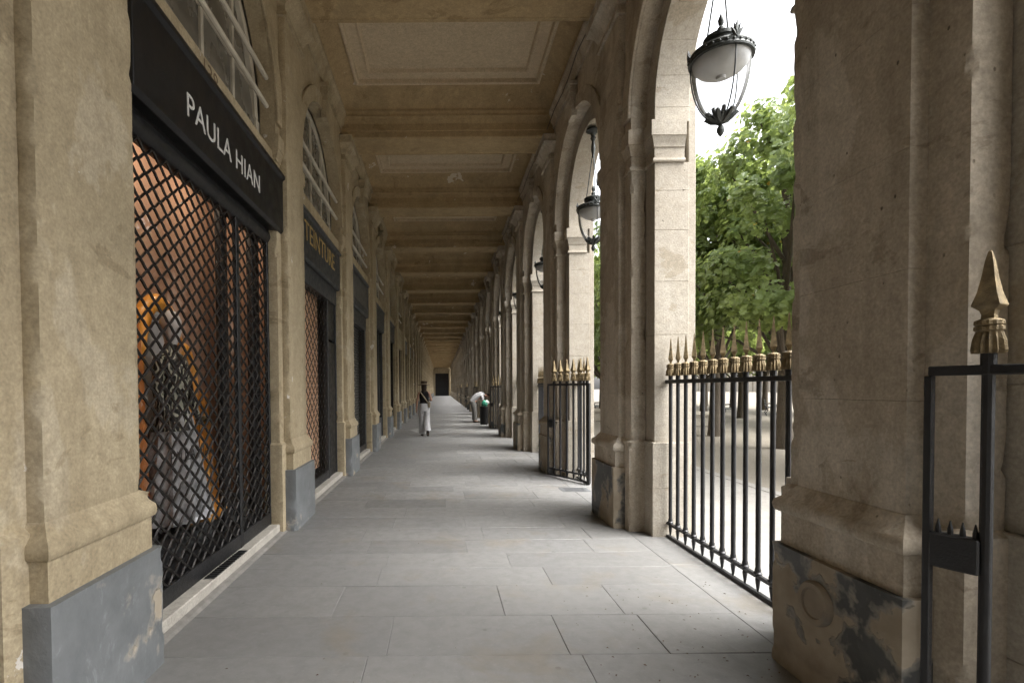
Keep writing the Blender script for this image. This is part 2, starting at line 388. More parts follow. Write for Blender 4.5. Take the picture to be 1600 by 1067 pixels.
# ------------------------------------------------------------------ piers
def sect(s, z, off, half, u0, u1):
    a, b = s * (u0 - off), s * u1
    return [(a, -half - off, z), (b, -half - off, z), (b, half + off, z), (a, half + off, z)]
def stack(s, prof, half, u0, u1):
    m = MB(); m.rings([sect(s, z, o, half, u0, u1) for z, o in prof]); return m
def chipped(s, prof, half, u0, u1, amp, seed, e=0.03):
    rc = random.Random(seed); m = MB(); rs = []
    lv = []
    for (z0, o0), (z1, o1) in zip(prof, prof[1:]):
        k = int((z1 - z0) / 0.035) if (z1 - z0) > 0.3 else 1
        lv += [(z0 + (z1 - z0) * i / k, o0 + (o1 - o0) * i / k, k > 1) for i in range(k)]
    lv.append((prof[-1][0], prof[-1][1], False))
    st = [0.0] * 4
    for z, o, c in lv:
        a = [0.35 * amp] * 4
        if c:
            for q in range(4):
                if rc.random() < 0.06: st[q] = amp * rc.uniform(1.0, 2.6)
                else: st[q] *= 0.55
                a[q] = 0.3 * amp + st[q] + amp * 0.25 * rc.random()
        xa, xb = s * (u0 - o), s * u1; ya, yb = -half - o, half + o
        sx = 1 if xb > xa else -1; ring_ = []
        for q, (x, y, dx, dy) in enumerate(((xa, ya, sx, 1), (xb, ya, -sx, 1), (xb, yb, -sx, -1), (xa, yb, sx, -1))):
            p1, p2 = (x + dx * e, y, z), (x, y + dy * e, z); pc = (x + dx * a[q], y + dy * a[q], z)
            ring_ += [p2, pc, p1] if q in (0, 2) else [p1, pc, p2]
        rs.append(ring_)
    m.rings(rs); return m
def pier_meshes(s):
    d = {}
    wall = 'cream' if s < 0 else 'greystone'
    op = 0.08 if s < 0 else 0.09; k = 0.02
    d['plinth'] = chipped(s, [(-0.2, op), (0.70, op)], HP[s], 0, 0.10, 0.012, 5 + s).mesh('plinth', 'blue' if s < 0 else 'worn', smooth=50)
    km = 0.68 if s < 0 else 1.0
    d['base'] = stack(s, [(z, o * km) for z, o in [(0.70, 0.055), (0.885, 0.055), (0.89, 0.075), (0.905, 0.085), (0.93, 0.088), (0.955, 0.082), (0.97, 0.064), (0.985, 0.045), (1.01, 0.028), (1.03, 0.012), (1.045, 0.0)]], HP[s], 0, 0.10).mesh('base_moulding', wall, smooth=40)
    d['shaft'] = chipped(s, [(1.045, 0), (5.86, 0)], HP[s], 0, 0.10, 0.008, 8 + s).mesh('pilaster_shaft', wall, smooth=50)
    d['capital'] = stack(s, [(5.86, 0.0), (5.86, 0.03), (5.90, 0.03), (5.90, 0.005), (5.98, 0.005), (6.0, 0.03), (6.05, 0.045), (6.10, 0.09), (6.13, 0.12), (6.135, 0.14), (6.255, 0.14), (6.262, 0.15)], HP[s], 0, 0.085).mesh('capital', wall, smooth=35)
    hi = HI[s]
    d['jamb'] = chipped(s, [(-0.2, 0.035), (1.0, 0.035), (1.025, 0.0), (4.02, 0), (4.02, 0.02), (4.035, 0.026), (4.06, 0.02), (4.06, 0), (4.18, 0), (4.18, 0.012), (4.205, 0.014), (4.23, 0.022), (4.27, 0.036), (4.29, 0.042), (4.29, 0.05), (4.45, 0.05)], hi, 0.08, 0.25, 0.009, 21 + s).mesh('inner_jamb', wall, smooth=35)
    return d
PM = {-1: pier_meshes(-1), 1: pier_meshes(1)}
# garden-side outer jamb in courses
courses = [-0.2, 0.52, 1.02, 1.62, 2.18, 2.75, 3.30, 3.72, 4.02]
def outer_blocks():
    out = []
    for z0, z1 in zip(courses, courses[1:]):
        o = 0.03 if z1 <= 1.03 else 0.0
        m = stack(1, [(z0, o), (z1, o)], HO, 0.25 , 0.62)
        out.append((m.mesh('stone_block', 'limestone' , bevel=0.005)))
    imp = stack(1, [(4.02, 0), (4.02, 0.02), (4.035, 0.026), (4.06, 0.02), (4.06, 0), (4.18, 0), (4.18, 0.012), (4.205, 0.014), (4.23, 0.022), (4.27, 0.036), (4.29, 0.042), (4.29, 0.05), (4.45, 0.05)], HO, 0.25, 0.57).mesh('impost', 'limestone', smooth=35)
    outer = stack(1, [(-0.2, 0), (7.1, 0)], HO - 0.015, 0.62, 0.70).mesh('facade_strip', 'limestone', bevel=0.006)
    return out, imp, outer
OB, IMP, FST = outer_blocks()
def shaft_blocks(s):
    zs = [1.045, 1.55, 2.13, 2.66, 3.27, 3.80, 4.38, 4.95, 5.42, 5.86]; out = []
    for k, (a, b) in enumerate(zip(zs, zs[1:])):
        out.append(chipped(s, [(a, -0.003), (a + 0.003, 0), (b - 0.003, 0), (b, -0.003)], HP[s], 0, 0.10, 0.008, 50 + k).mesh('stone_block', 'greystone', smooth=30))
    return out
SB = shaft_blocks(1)
OJ = stack(1, [(-0.2, 0.03), (1.0, 0.03), (1.02, 0), (4.02, 0)], HO, 0.25, 0.62).mesh('outer_jamb', 'limestone', bevel=0.004)
def make_pier(n, s):
    x = XL if s < 0 else XR
    side = 'shop-side cream stone pier' if s < 0 else 'garden-side weathered stone pier'
    if n < 1: lab = ('shop-side' if s < 0 else 'garden-side') + ' stone pier behind the viewer, ' + ('nearest' if n == 0 else 'farther back'); grp = None
    elif n == 1: lab = 'nearest cream stone pier with blue-grey plinth at the left edge' if s < 0 else 'large nearest garden pier with flaking black plinth, right of the railings'
    elif n == 2: lab = 'cream pier with blue plinth between the two barred shopfronts' if s < 0 else 'pier with pale lit jamb left of the nearest railings'
    elif n <= 14: lab = f'{side}, {ORD[n]} of its row from the viewer'
    else: lab = f'distant {side} far down the receding row'
    p = thing('stone_pier', (x, yc(n), 0), lab, 'pier', ('shop-side piers' if s < 0 else 'garden-side piers') if n > 0 else 'piers behind the viewer')
    d = PM[s]
    for k in ('plinth', 'base', 'shaft', 'capital', 'jamb'):
        if k == 'shaft' and s > 0 and 0 <= n <= 4:
            for me in SB: put('stone_block', me, p)
            continue
        nm = {'base': 'base_moulding', 'shaft': 'pilaster_shaft', 'jamb': 'inner_jamb'}.get(k, k)
        o = put(nm, d[k], p)
        if k == 'plinth' and n == 1: o['label'] = 'chipped blue-grey painted plinth' if s < 0 else 'flaking black painted plinth'
    if s > 0:
        if n in (0, 1, 2, 3, 4):
            for me in OB: put('stone_block', me, p)
        else: put('outer_jamb', OJ, p)
        put('impost', IMP, p); put('facade_strip', FST, p)
    return p
for n in range(N0, NB + 1):
    for s in (-1, 1): make_pier(n, s)

# ------------------------------------------------------------------ arch walls
def cutwall(s, u0, u1, half, r, z0, zs, z1, seg=20):
    """wall from -half..half about the bay centre with an arched opening"""
    pts = [(-half, z0)]
    if half - r > 0.002: pts.append((-r, z0))
    pts += [(-r * math.cos(math.pi * i / seg), zs + r * math.sin(math.pi * i / seg)) for i in range(seg + 1)]
    if half - r > 0.002: pts.append((r, z0))
    pts.append((half, z0))
    n = len(pts); m = MB(); vs = []
    for u in (u0, u1):
        vs += [(s * u, y, z) for y, z in pts] + [(s * u, y, z1) for y, z in pts]
    fs = []
    for k in range(n - 1):
        fs.append((k, k + 1, n + k + 1, n + k)); o = 2 * n
        fs.append((o + k, o + n + k, o + n + k + 1, o + k + 1))
        fs.append((k, o + k, o + k + 1, k + 1))
        fs.append((n + k, n + k + 1, o + n + k + 1, o + n + k))
    m.add(vs, fs); return m
def ring(s, u0, u1, r0, r1, zs, a0=0.0, a1=math.pi, seg=20):
    m = MB(); rs = []
    for i in range(seg + 1):
        a = a0 + (a1 - a0) * i / seg; c, sn = -math.cos(a), math.sin(a)
        rs.append([(s * u0, r0 * c, zs + r0 * sn), (s * u0, r1 * c, zs + r1 * sn), (s * u1, r1 * c, zs + r1 * sn), (s * u1, r0 * c, zs + r0 * sn)])
    m.rings(rs); return m
ZT = 6.70
AW = {}
for s in (-1, 1):
    wall = 'cream' if s < 0 else 'greystone'
    AW[s] = dict(
        wall=cutwall(s, 0.08, 0.25, B / 2, RI[s], 4.45, ZS, ZT + 0.4).mesh('spandrel', wall, smooth=30),
        ring=ring(s, 0.045, 0.079, RI[s] + 0.002, RI[s] + 0.20, ZS).mesh('archivolt', wall, bevel=0.006, smooth=30),
        key=stack(s, [(5.82, 0.0), (6.06, 0.02), (6.06, 0.035), (6.10, 0.035), (6.10, 0.022), (6.16, 0.03), (6.16, 0.045), (6.20, 0.045), (6.20, 0.03), (6.27, 0.04), (6.27, 0.06), (6.33, 0.06)], 0.11, -0.005, 0.078).mesh('keystone', wall, bevel=0.004),
        corn=MB().rings([[(s * u, yy, z) for u, z in ((0.078, 6.40), (0.05, 6.40), (0.045, 6.46), (0.01, 6.52), (0.0, 6.60), (-0.04, 6.63), (-0.04, 6.69), (0.078, 6.69))] for yy in (-B / 2 + 0.37, B / 2 - 0.37)]).mesh('cornice', wall, smooth=30))
VT = 0.34
vous = []
nv = 11
for k in range(nv):
    vous.append(ring(1, 0.251, 0.62, RO, RO + VT, ZS, math.pi * k / nv, math.pi * (k + 1) / nv, 4).mesh('voussoir', 'limestone', bevel=0.004))
stilt = MB().box(0.251, 0.62, -HO, HO, 4.45, ZS).mesh('stone_block', 'limestone', bevel=0.004)
osp = cutwall(1, 0.252, 0.618, B / 2, RO + VT - 0.005, 4.55, ZS, ZT + 0.4).mesh('outer_spandrel', 'limestone')
oring = ring(1, 0.251, 0.62, RO, RO + VT, ZS).mesh('outer_arch', 'limestone', smooth=30)
walls = {-1: thing('arcade_wall', (XL, 0, 0), 'cream upper wall of arches above the shopfronts on the left', 'wall'),
         1: thing('arcade_wall', (XR, 0, 0), 'weathered upper wall of open arches along the garden side', 'wall')}
for n in range(N0, NB):
    ym = yc(n) + B / 2
    for s in (-1, 1):
        a = put('arch', AW[s]['wall'], walls[s], (0, ym, 0))
        put('archivolt', AW[s]['ring'], a); put('keystone', AW[s]['key'], a); put('cornice', AW[s]['corn'], a)
        if s > 0:
            put('outer_spandrel', osp, a); put('stone_block', stilt, a, (0, B / 2, 0))
            if 0 <= n <= 4:
                for me in vous: put('voussoir', me, a)
            else: put('outer_arch', oring, a)

# ------------------------------------------------------------------ ceiling
ceil = thing('ceiling', (0, 0, 0), 'coffered cream ceiling crossed by plaster beams', None); ceil['kind'] = 'structure'
bp = [(-0.47, 6.70), (-0.45, 6.66), (-0.45, 6.62), (-0.41, 6.60), (-0.375, 6.54), (-0.365, 6.52), (-0.365, 6.40), (-0.35, 6.39), (-0.35, 6.285), (-0.325, 6.262),
      (-0.27, 6.262), (-0.262, 6.272)]
bp = bp + [(-a, z) for a, z in reversed(bp)]
bp += [(0.47, 7.2), (-0.47, 7.2)]
beam_me = MB().rings([[(x, y, z) for y, z in bp] for x in (XL - 0.075, XR + 0.075)]).mesh('beam', 'ceiling', smooth=25)
X0, X1 = XL - 0.09, XR + 0.09
hy = B / 2 - 0.44
def rect(ins, z): return [(X0 + ins, -hy + ins, z), (X1 - ins, -hy + ins, z), (X1 - ins, hy - ins, z), (X0 + ins, hy - ins, z)]
cove = MB(); cove.rings([rect(i, z) for i, z in ((0, 6.66), (0.03, 6.74), (0.09, 6.83), (0.17, 6.91), (0.27, 6.97), (0.38, 7.0))], cap=False)
cove_me = cove.mesh('cove', 'ceiling', smooth=60, normals=False)
fr = MB(); fr.rings([rect(i, z) for i, z in ((0.37, 7.0), (0.37, 6.965), (0.40, 6.955), (0.43, 6.965), (0.44, 7.03), (0.47, 7.035), (0.60, 7.035), (0.61, 7.02), (0.635, 7.02), (0.65, 7.05), (0.66, 7.08))], cap=False)
fr_me = fr.mesh('panel_frame', 'panel', normals=False)
pan_me = MB().add(rect(0.655, 7.075), [(3, 2, 1, 0)]).mesh('panel', 'panel', normals=False)
for n in range(N0, NB + 1):
    put('beam', beam_me, ceil, (0, yc(n), 0))
    if n < NB:
        for nm, me in (('cove', cove_me), ('panel_frame', fr_me), ('panel', pan_me)): put(nm, me, ceil, (0, yc(n) + B / 2, 0))
# unseen upper-storey box: stops sky leaks, kept low so trees get sky light
us = put('upper_light_block', MB().box(-9.0, XR + 0.58, yc(N0) - 2.2, 124, 7.12, 10.5).mesh('upper_light_block', 'limestone'), kind='structure')
us['label'] = 'unseen upper-storey block over the arcade, kept low for sky light'
bw = put('back_wall', MB().box(-9.0, -5.6, yc(N0) - 2.2, 124, -0.3, 7.11).mesh('back_wall', 'roomdark'), kind='structure')

# ------------------------------------------------------------------ end of the gallery
ye = yc(NB) + 1.2
ew = thing('end_wall', (0.15, ye, 0), 'distant end wall with dark arched gate closing the arcade', 'wall')
put('wall', MB().box(-2.2, -1.5, 0, 0.4, -0.2, 7.1).box(1.5, 2.2, 0, 0.4, -0.2, 7.1).box(-1.5, 1.5, 0, 0.4, 5.0, 7.1).mesh('wall', 'cream'), ew)
for sx in (-1, 1): put('pilaster', MB().box(sx * 1.68 - 0.18, sx * 1.68 + 0.18, -0.12, 0.0, -0.1, 5.6).mesh('pilaster', 'cream', bevel=0.01), ew)
put('lintel', MB().box(-2.0, 2.0, -0.18, 0.0, 5.6, 6.1).mesh('lintel', 'cream', bevel=0.01), ew)
put('door', MB().box(-1.52, 1.52, 0.42, 0.5, -0.1, 5.1).mesh('door', 'black'), ew)
put('transom', MB().box(-1.5, 1.5, 0.34, 0.42, 3.3, 3.45).mesh('transom', 'black'), ew)
for k in range(5): put('fanlight_bar', MB().box(-0.02, 0.02, 0.37, 0.41, 3.45, 4.9).mesh('fanlight_bar', 'darkwood'), ew, (-0.9 + 0.45 * k, 0, 0))
put('low_gate', MB().box(-1.28, 1.28, -0.3, -0.26, 1.62, 1.68).box(-1.28, 1.28, -0.3, -0.26, 0.1, 0.15).mesh('low_gate', 'lampiron'), ew)
for k in range(13): put('gate_bar', MB().box(-0.02, 0.02, -0.295, -0.265, 0.05, 1.62).mesh('gate_bar', 'iron'), ew, (-1.2 + 0.2 * k, 0, 0))
bwall = put('light_stop_wall', MB().box(-2.2, 2.8, yc(N0) - 2.3, yc(N0) - 2.0, -0.2, 7.11).mesh('light_stop_wall', 'cream'), kind='structure')  # added unseen wall, shuts off light from behind where the corridor runs on

# ------------------------------------------------------------------ text
def text(name, body, size, mat, parent, loc, rot, extrude=0.004, align='CENTER', sx=1.0, width=None, ky=1.0):
    cu = bpy.data.curves.new(name, 'FONT'); cu.body = body; cu.size = size; cu.extrude = extrude; cu.align_x = align; cu.align_y = 'CENTER'
    cu.space_character = sx; cu.offset = -0.006 * size
    o = bpy.data.objects.new('tmp', cu); C.objects.link(o)
    bpy.context.view_layer.update()
    me = bpy.data.meshes.new_from_object(o.evaluated_get(bpy.context.evaluated_depsgraph_get()))
    bpy.data.objects.remove(o); bpy.data.curves.remove(cu)
    xs = [v.co.x for v in me.vertices]
    kx = width / (max(xs) - min(xs)) if width else 1.0
    bm = bmesh.new(); bm.from_mesh(me); bmesh.ops.remove_doubles(bm, verts=bm.verts, dist=1e-5)
    seen = set(); isl = []
    for v in bm.verts:
        if v in seen: continue
        st = [v]; seen.add(v); grp = []
        while st:
            q = st.pop(); grp.append(q)
            for e in q.link_edges:
                w_ = e.other_vert(q)
                if w_ not in seen: seen.add(w_); st.append(w_)
        isl.append(grp)
    mat_r = Matrix.Rotation(rot[2], 4, 'Z') @ Matrix.Rotation(rot[0], 4, 'X')
    for grp in isl:
        gi = {v: i for i, v in enumerate(grp)}
        fs = [[gi[v] for v in f.verts] for f in bm.faces if f.verts[0] in gi]
        m = MB(); m.add([mat_r @ Vector((v.co.x * kx, v.co.y * ky, v.co.z)) for v in grp], fs)
        put(name, m.mesh(name, mat, normals=False), parent, loc)
    bm.free()
LEFTROT = (R(90), 0, R(90))     # text on the shop side, facing the walk (+X)

# ------------------------------------------------------------------ shopfronts
# bay-local: origin at bay centre on the floor, x = world x
YO = B / 2 - HI[-1]            # half opening 1.34
XS = XL - 0.20                 # shopfront plane
def wave_strand(y0, y1, per, amp, r=0.0105):
    n = int(round((y1 - y0) / per * 6)); pts = []
    for i in range(n + 1):
        y = y0 + (y1 - y0) * i / n; ph = (y - y0) / per
        t = 2 * abs(2 * (ph - math.floor(ph + 0.5))) - 1
        t = max(-0.8, min(0.8, t * 1.05))
        pts.append((0, y, amp * t / 0.8))
    return MB().tube(pts, r, 5).mesh('strand', 'steel', smooth=60)
def grille(parent, y0, y1, z0, z1, each=True, per=0.18, row=0.064, x=XS, mat='steel', rad=0.0105):
    g = put('grille', MB().box(x - 0.012, x + 0.018, y0, y1, z0 - 0.13, z0).mesh('grille', 'iron', bevel=0.004), parent)
    nrow = int((z1 - z0) / row)
    nper = max(2, round((y1 - y0) / per)); p = (y1 - y0) / nper
    if each:
        a = wave_strand(y0, y1, p, row / 2, rad)
        for k in range(nrow):
            # alternate rows are shifted by half a wave
            put('strand', a if k % 2 else mirror(a), g, (x + 0.004 + 0.003 * (k % 2), 0, z0 + row * (k + 0.5)))
    else:
        m = MB()
        for k in range(nrow):
            sg = 1 if k % 2 else -1
            pts = []
            for i in range(nper * 4 + 1):
                y = y0 + (y1 - y0) * i / (nper * 4); ph = (y - y0) / p
                t = (2 * abs(2 * (ph - math.floor(ph + 0.5))) - 1) * sg
                pts.append((x + 0.004, y, z0 + row * (k + 0.5) + row / 2 * t))
            m.tube(pts, 0.005, 4, False)
        o = put('strands', m.mesh('strands', 'steel'), g); o['kind'] = 'stuff'
    return g
_mir = {}
def mirror(me):
    if me.name not in _mir:
        m2 = me.copy()
        for v in m2.vertices: v.co.z = -v.co.z
        m2.flip_normals(); _mir[me.name] = m2
    return _mir[me.name]

def lunette(p, ys0, ys1, zsill, bars=True, detail=True):
    """arched window above a shop sign; parts of p"""
    xw = XS - 0.06
    rr = RI[-1] - 0.03
    w = put('lunette_window', ring(-1, -xw, -xw + 0.06, rr - 0.09, rr, ZS, 0, math.pi, 18).mesh('lunette_window', 'whitewood', bevel=0.006), p)
    put('sill', MB().box(XS - 0.08, XS + 0.09, ys0, ys1, zsill, zsill + 0.22).mesh('sill', 'cream', bevel=0.01), w)
    zb = zsill + 0.22
    m = MB().box(xw - 0.06, xw, -rr, rr, zb, zb + 0.08)
    for sg in (-1, 1): m.box(xw - 0.058, xw - 0.002, sg * rr - 0.045, sg * rr + 0.045, zb + 0.08, ZS)
    put('window_frame', m.mesh('window_frame', 'whitewood', bevel=0.005), w)
    for k, yy in enumerate((-0.66, 0.0, 0.66)):
        zt = ZS + math.sqrt(max(0.01, (rr - 0.06) ** 2 - yy ** 2))
        put('mullion', MB().box(xw - 0.05, xw - 0.005, yy - 0.025, yy + 0.025, zb + 0.08, zt).mesh('mullion', 'whitewood', bevel=0.004), w)
    put('glazing_bar', MB().box(xw - 0.045, xw - 0.01, -rr + 0.05, rr - 0.05, ZS + 0.28, ZS + 0.32).mesh('glazing_bar', 'whitewood', bevel=0.004), w)
    ed = [-rr + 0.03, -0.66, 0.0, 0.66, rr - 0.03]
    for a, b in zip(ed, ed[1:]):
        za = ZS + math.sqrt(max(0.0, (rr - 0.03) ** 2 - a * a)); zb2 = ZS + math.sqrt(max(0.0, (rr - 0.03) ** 2 - b * b))
        put('pane', MB().add([(xw - 0.03, a, zb + 0.05), (xw - 0.03, b, zb + 0.05), (xw - 0.03, b, zb2), (xw - 0.03, a, za)], [(0, 1, 2, 3)]).mesh('pane', 'oldglass', normals=False), w)
    if bars:
        for z in (4.68, 4.98):
            put('guard_bar', MB().tube([(XL - 0.115, -1.2, z), (XL - 0.115, 1.16, z)], 0.026, 8).mesh('guard_bar', 'whitewood', smooth=40), w)
    return w

def room(p, mat, floorz=0.12):
    xr = -5.4
    m = MB()
    m.add([(xr, -1.6, floorz), (XS - 0.13, -1.6, floorz), (XS - 0.13, 1.6, floorz), (xr, 1.6, floorz)], [(0, 1, 2, 3)])
    m.add([(xr, -1.6, floorz), (xr, 1.6, floorz), (xr, 1.6, 4.0), (xr, -1.6, 4.0)], [(0, 1, 2, 3)])
    m.add([(xr, -1.6, floorz), (xr, -1.6, 4.0), (XS - 0.13, -1.6, 4.0), (XS - 0.13, -1.6, floorz)], [(0, 1, 2, 3)])
    m.add([(xr, 1.6, floorz), (xr, 1.6, 4.0), (XS - 0.13, 1.6, 4.0), (XS - 0.13, 1.6, floorz)], [(0, 1, 2, 3)])
    m.add([(xr, -1.6, 4.0), (xr, 1.6, 4.0), (XS - 0.13, 1.6, 4.0), (XS - 0.13, -1.6, 4.0)], [(0, 1, 2, 3)])
    put('interior', m.mesh('interior', mat, normals=False), p)

def glaze(p, y0, y1, z0, z1, x=None, mat='glass'):
    x = XS - 0.11 if x is None else x
    put('glass', MB().add([(x, y0, z0), (x, y1, z0), (x, y1, z1), (x, y0, z1)], [(0, 1, 2, 3)]).mesh('glass', mat, normals=False), p)

def fascia(p, mat, z0, z1, y0, y1, xf):
    f = put('sign_board', MB().rings([[(x, yy, z) for x, z in ((XS - 0.12, z0 + 0.02), (xf - 0.03, z0), (xf, z0 + 0.03), (xf, z1 - 0.06), (xf + 0.03, z1 - 0.04), (xf + 0.03, z1), (XS - 0.12, z1))] for yy in (y0, y1)]).mesh('sign_board', mat, bevel=0.004), p)
    return f

def spine(p, spans, z0, z1, mat, x=None, d=0.08):
    x = XS if x is None else x
    for y0, y1 in spans: put('post', MB().box(x - d, x + 0.02, y0, y1, z0, z1).mesh('post', mat, bevel=0.005), p)

# --- bay 1: black shopfront with rolled-down diamond grilles
ym = yc(1) + B / 2
p = thing('shopfront', (0, ym, 0), 'black shopfront lettered PAULA HIAN behind diamond grilles, nearest on the left', 'shopfront', 'shopfronts under the arcade')
f = fascia(p, 'fascia', 3.40, 4.06, -YO - 0.04, YO + 0.14, XL - 0.05)
text('letter', 'PAULA HIAN', 0.245, 'lettering', f, (XL - 0.048, -0.01, 3.655), LEFTROT, 0.003, sx=1.02, width=1.46)
put('sill_step', MB().box(XS - 0.14, XL - 0.085, -YO, YO, -0.1, 0.105).mesh('sill_step', 'sill', bevel=0.008), p)
for k in range(16):
    put('grate_bar', MB().box(XL - 0.17, XL - 0.09, -0.35 + k * 0.045, -0.325 + k * 0.045, 0.105, 0.115).mesh('grate_bar', 'iron'), p)
put('grate_frame', MB().box(XL - 0.172, XL - 0.088, -0.37, 0.36, 0.1045, 0.108).mesh('grate_frame', 'mortar'), p)
put('header', MB().box(XS - 0.12, XS + 0.03, -YO, YO, 3.32, 3.44).mesh('header', 'black', bevel=0.006), p)
put('shutter_box', MB().tube([(XS - 0.03, -YO + 0.02, 3.33), (XS - 0.03, YO - 0.02, 3.33)], 0.085, 10).mesh('shutter_box', 'black', smooth=40), p)
YP = 0.47                    # mullion between the two grilles
spine(p, [(-YO, -YO + 0.06), (YP - 0.035, YP + 0.035), (YO - 0.05, YO)], 0.105, 3.42, 'black', d=0.02)
grille(p, -YO + 0.06, YP - 0.035, 0.24, 3.3)
grille(p, YP + 0.035, YO - 0.05, 0.24, 3.3)
xg = XS - 0.11
spine(p, [(YP - 0.12, YP + 0.02), (YO - 0.22, YO)], 0.1, 3.42, 'black', x=xg, d=0.04)
glaze(p, -YO, YP - 0.12, 0.3, 3.35); glaze(p, YP + 0.02, YO - 0.22, 0.3, 3.35)
put('stall_riser', MB().box(xg - 0.04, xg + 0.01, -YO, YO, 0.1, 0.3).mesh('stall_riser', 'black'), p)
text('letter', 'PAULA HIAN', 0.13, 'black', p, (xg + 0.004, -0.20, 1.10), LEFTROT, 0.001)
room(p, 'brownwall')
put('display_wall', MB().box(XS - 0.75, XS - 0.70, -1.55, 1.55, 0.45, 3.9).mesh('display_wall', 'brownwall'), p)
put('display_floor', MB().box(XS - 0.75, xg - 0.06, -1.55, 1.55, 0.12, 0.42).mesh('display_floor', 'charcoal'), p)
lunette(p, -YO, YO, 4.06)
text('house_number', '138', 0.2, 'number', p, (XS + 0.092, -0.22, 4.17), LEFTROT, 0.001)

# --- bay 2: TEINTURE shopfront
ym = yc(2) + B / 2
p = thing('shopfront', (0, ym, 0), 'dark shopfront with gold TEINTURE lettering, second from the viewer', 'shopfront', 'shopfronts under the arcade')
f = fascia(p, 'charcoal', 3.42, 4.10, -YO, YO, XL - 0.10)
text('letter', 'TEINTURE', 0.34, 'goldletter', f, (XL - 0.098, -0.12, 3.80), LEFTROT, 0.004, width=1.95, ky=1.15)
put('sill_step', MB().box(XS - 0.14, XL - 0.085, -YO, YO, -0.1, 0.10).mesh('sill_step', 'sill', bevel=0.008), p)
put('header', MB().box(XS - 0.12, XS + 0.03, -YO, YO, 3.15, 3.44).mesh('header', 'charcoal', bevel=0.006), p)
spine(p, [(-YO, -YO + 0.06), (0.62, 0.68), (YO - 0.06, YO)], 0.1, 3.42, 'charcoal', d=0.05)
grille(p, -YO + 0.06, 0.62, 0.24, 3.15, per=0.22, row=0.085, rad=0.006)
d = put('door', MB().box(XS - 0.03, XS + 0.0, 0.68, YO - 0.06, 0.1, 2.45).mesh('door', 'black', bevel=0.004), p)
for z0, z1 in ((0.25, 1.0), (1.1, 2.3)): put('door_panel', MB().box(XS, XS + 0.012, 0.76, YO - 0.17, z0, z1).mesh('door_panel', 'black', bevel=0.005), d)
put('handle', MB().tube([(XS + 0.03, YO - 0.12, 1.02), (XS + 0.05, YO - 0.12, 1.12), (XS + 0.03, YO - 0.12, 1.22)], 0.009, 6).mesh('handle', 'gold'), d)
put('transom_light', MB().box(XS - 0.03, XS - 0.01, 0.68, YO - 0.06, 2.5, 3.15).mesh('transom_light', 'black'), p)
glaze(p, -YO, 0.62, 0.3, 3.2, mat='thinglass')
put('display_wall', MB().box(XS - 0.20, XS - 0.16, -1.33, 0.66, 0.3, 3.4).mesh('display_wall', plain('kraft_paper', (0.60, 0.38, 0.25), 0.8)), p)
room(p, 'roomdark')
lunette(p, -YO, YO, 4.10)

# --- bay 3: grey shopfront
ym = yc(3) + B / 2
p = thing('shopfront', (0, ym, 0), 'grey shopfront with faded sign and dense grille, third from the viewer', 'shopfront', 'shopfronts under the arcade')
f = fascia(p, 'charcoal', 3.42, 4.25, -YO, YO, XL - 0.10)
put('sign_panel', MB().box(XL - 0.1, XL - 0.09, -1.05, 1.05, 3.58, 4.08).mesh('sign_panel', plain('weathered_sign_panel', (0.085, 0.083, 0.075), 0.6, 0, 0.3, 0.4, 9), bevel=0.004), f)
put('sill_step', MB().box(XS - 0.14, XL - 0.085, -YO, YO, -0.1, 0.10).mesh('sill_step', 'sill', bevel=0.008), p)
put('header', MB().box(XS - 0.12, XS + 0.03, -YO, YO, 3.1, 3.44).mesh('header', 'charcoal', bevel=0.006), p)
spine(p, [(-YO, -YO + 0.06), (YO - 0.2, YO)], 0.1, 3.42, 'charcoal', d=0.05)
grille(p, -YO + 0.06, YO - 0.2, 0.24, 3.1, each=False, per=0.16)
glaze(p, -YO, YO, 0.3, 3.2, mat='thinglass')
put('display_wall', MB().box(XS - 0.20, XS - 0.16, -1.33, 1.33, 0.3, 3.4).mesh('display_wall', plain('grey_blind', (0.30, 0.29, 0.27), 0.8)), p)
room(p, 'roomdark')
lunette(p, -YO, YO, 4.25, detail=False)

# --- the rest: panelled dark shopfronts
def generic(n, mat, first, sign):
    lab = {4: 'dark shopfront, fourth from the viewer', 5: 'dark shopfront, fifth from the viewer', 6: 'dark shopfront, sixth from the viewer'}.get(n, 'distant dark shopfront far down the arcade')
    if n < 1: lab = 'dark shopfront on the left behind the viewer'
    p = thing('shopfront', (0, yc(n) + B / 2, 0), lab, 'shopfront', 'shopfronts under the arcade' if n > 0 else 'shopfronts behind the viewer')
    fascia(p, mat if sign else 'cream', 3.42, 4.10, -YO, YO, XL - 0.11)
    put('sill_step', MB().box(XS - 0.14, XL - 0.085, -YO, YO, -0.1, 0.10).mesh('sill_step', 'sill'), p)
    spine(p, [(-YO, -YO + 0.10), (-0.45, -0.38), (0.38, 0.45), (YO - 0.10, YO)], 0.1, 3.42, mat, d=0.06)
    put('stall_riser', MB().box(XS - 0.05, XS, -YO, YO, 0.1, 0.7).mesh('stall_riser', mat), p)
    for a, b in ((-YO + 0.1, -0.45), (-0.38, 0.38), (0.45, YO - 0.1)):
        put('pane', MB().box(XS - 0.05, XS - 0.04, a, b, 0.7, 3.42).mesh('pane', plainpane), p)
    lunette(p, -YO, YO, 4.10, bars=first)
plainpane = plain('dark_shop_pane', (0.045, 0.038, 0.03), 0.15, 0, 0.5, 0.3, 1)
for n in list(range(4, NB)) + [0, -1]:
    generic(n, ['darkwood', 'charcoal', 'black'][n % 3], n in (4, 6, 9), n % 4 != 2)

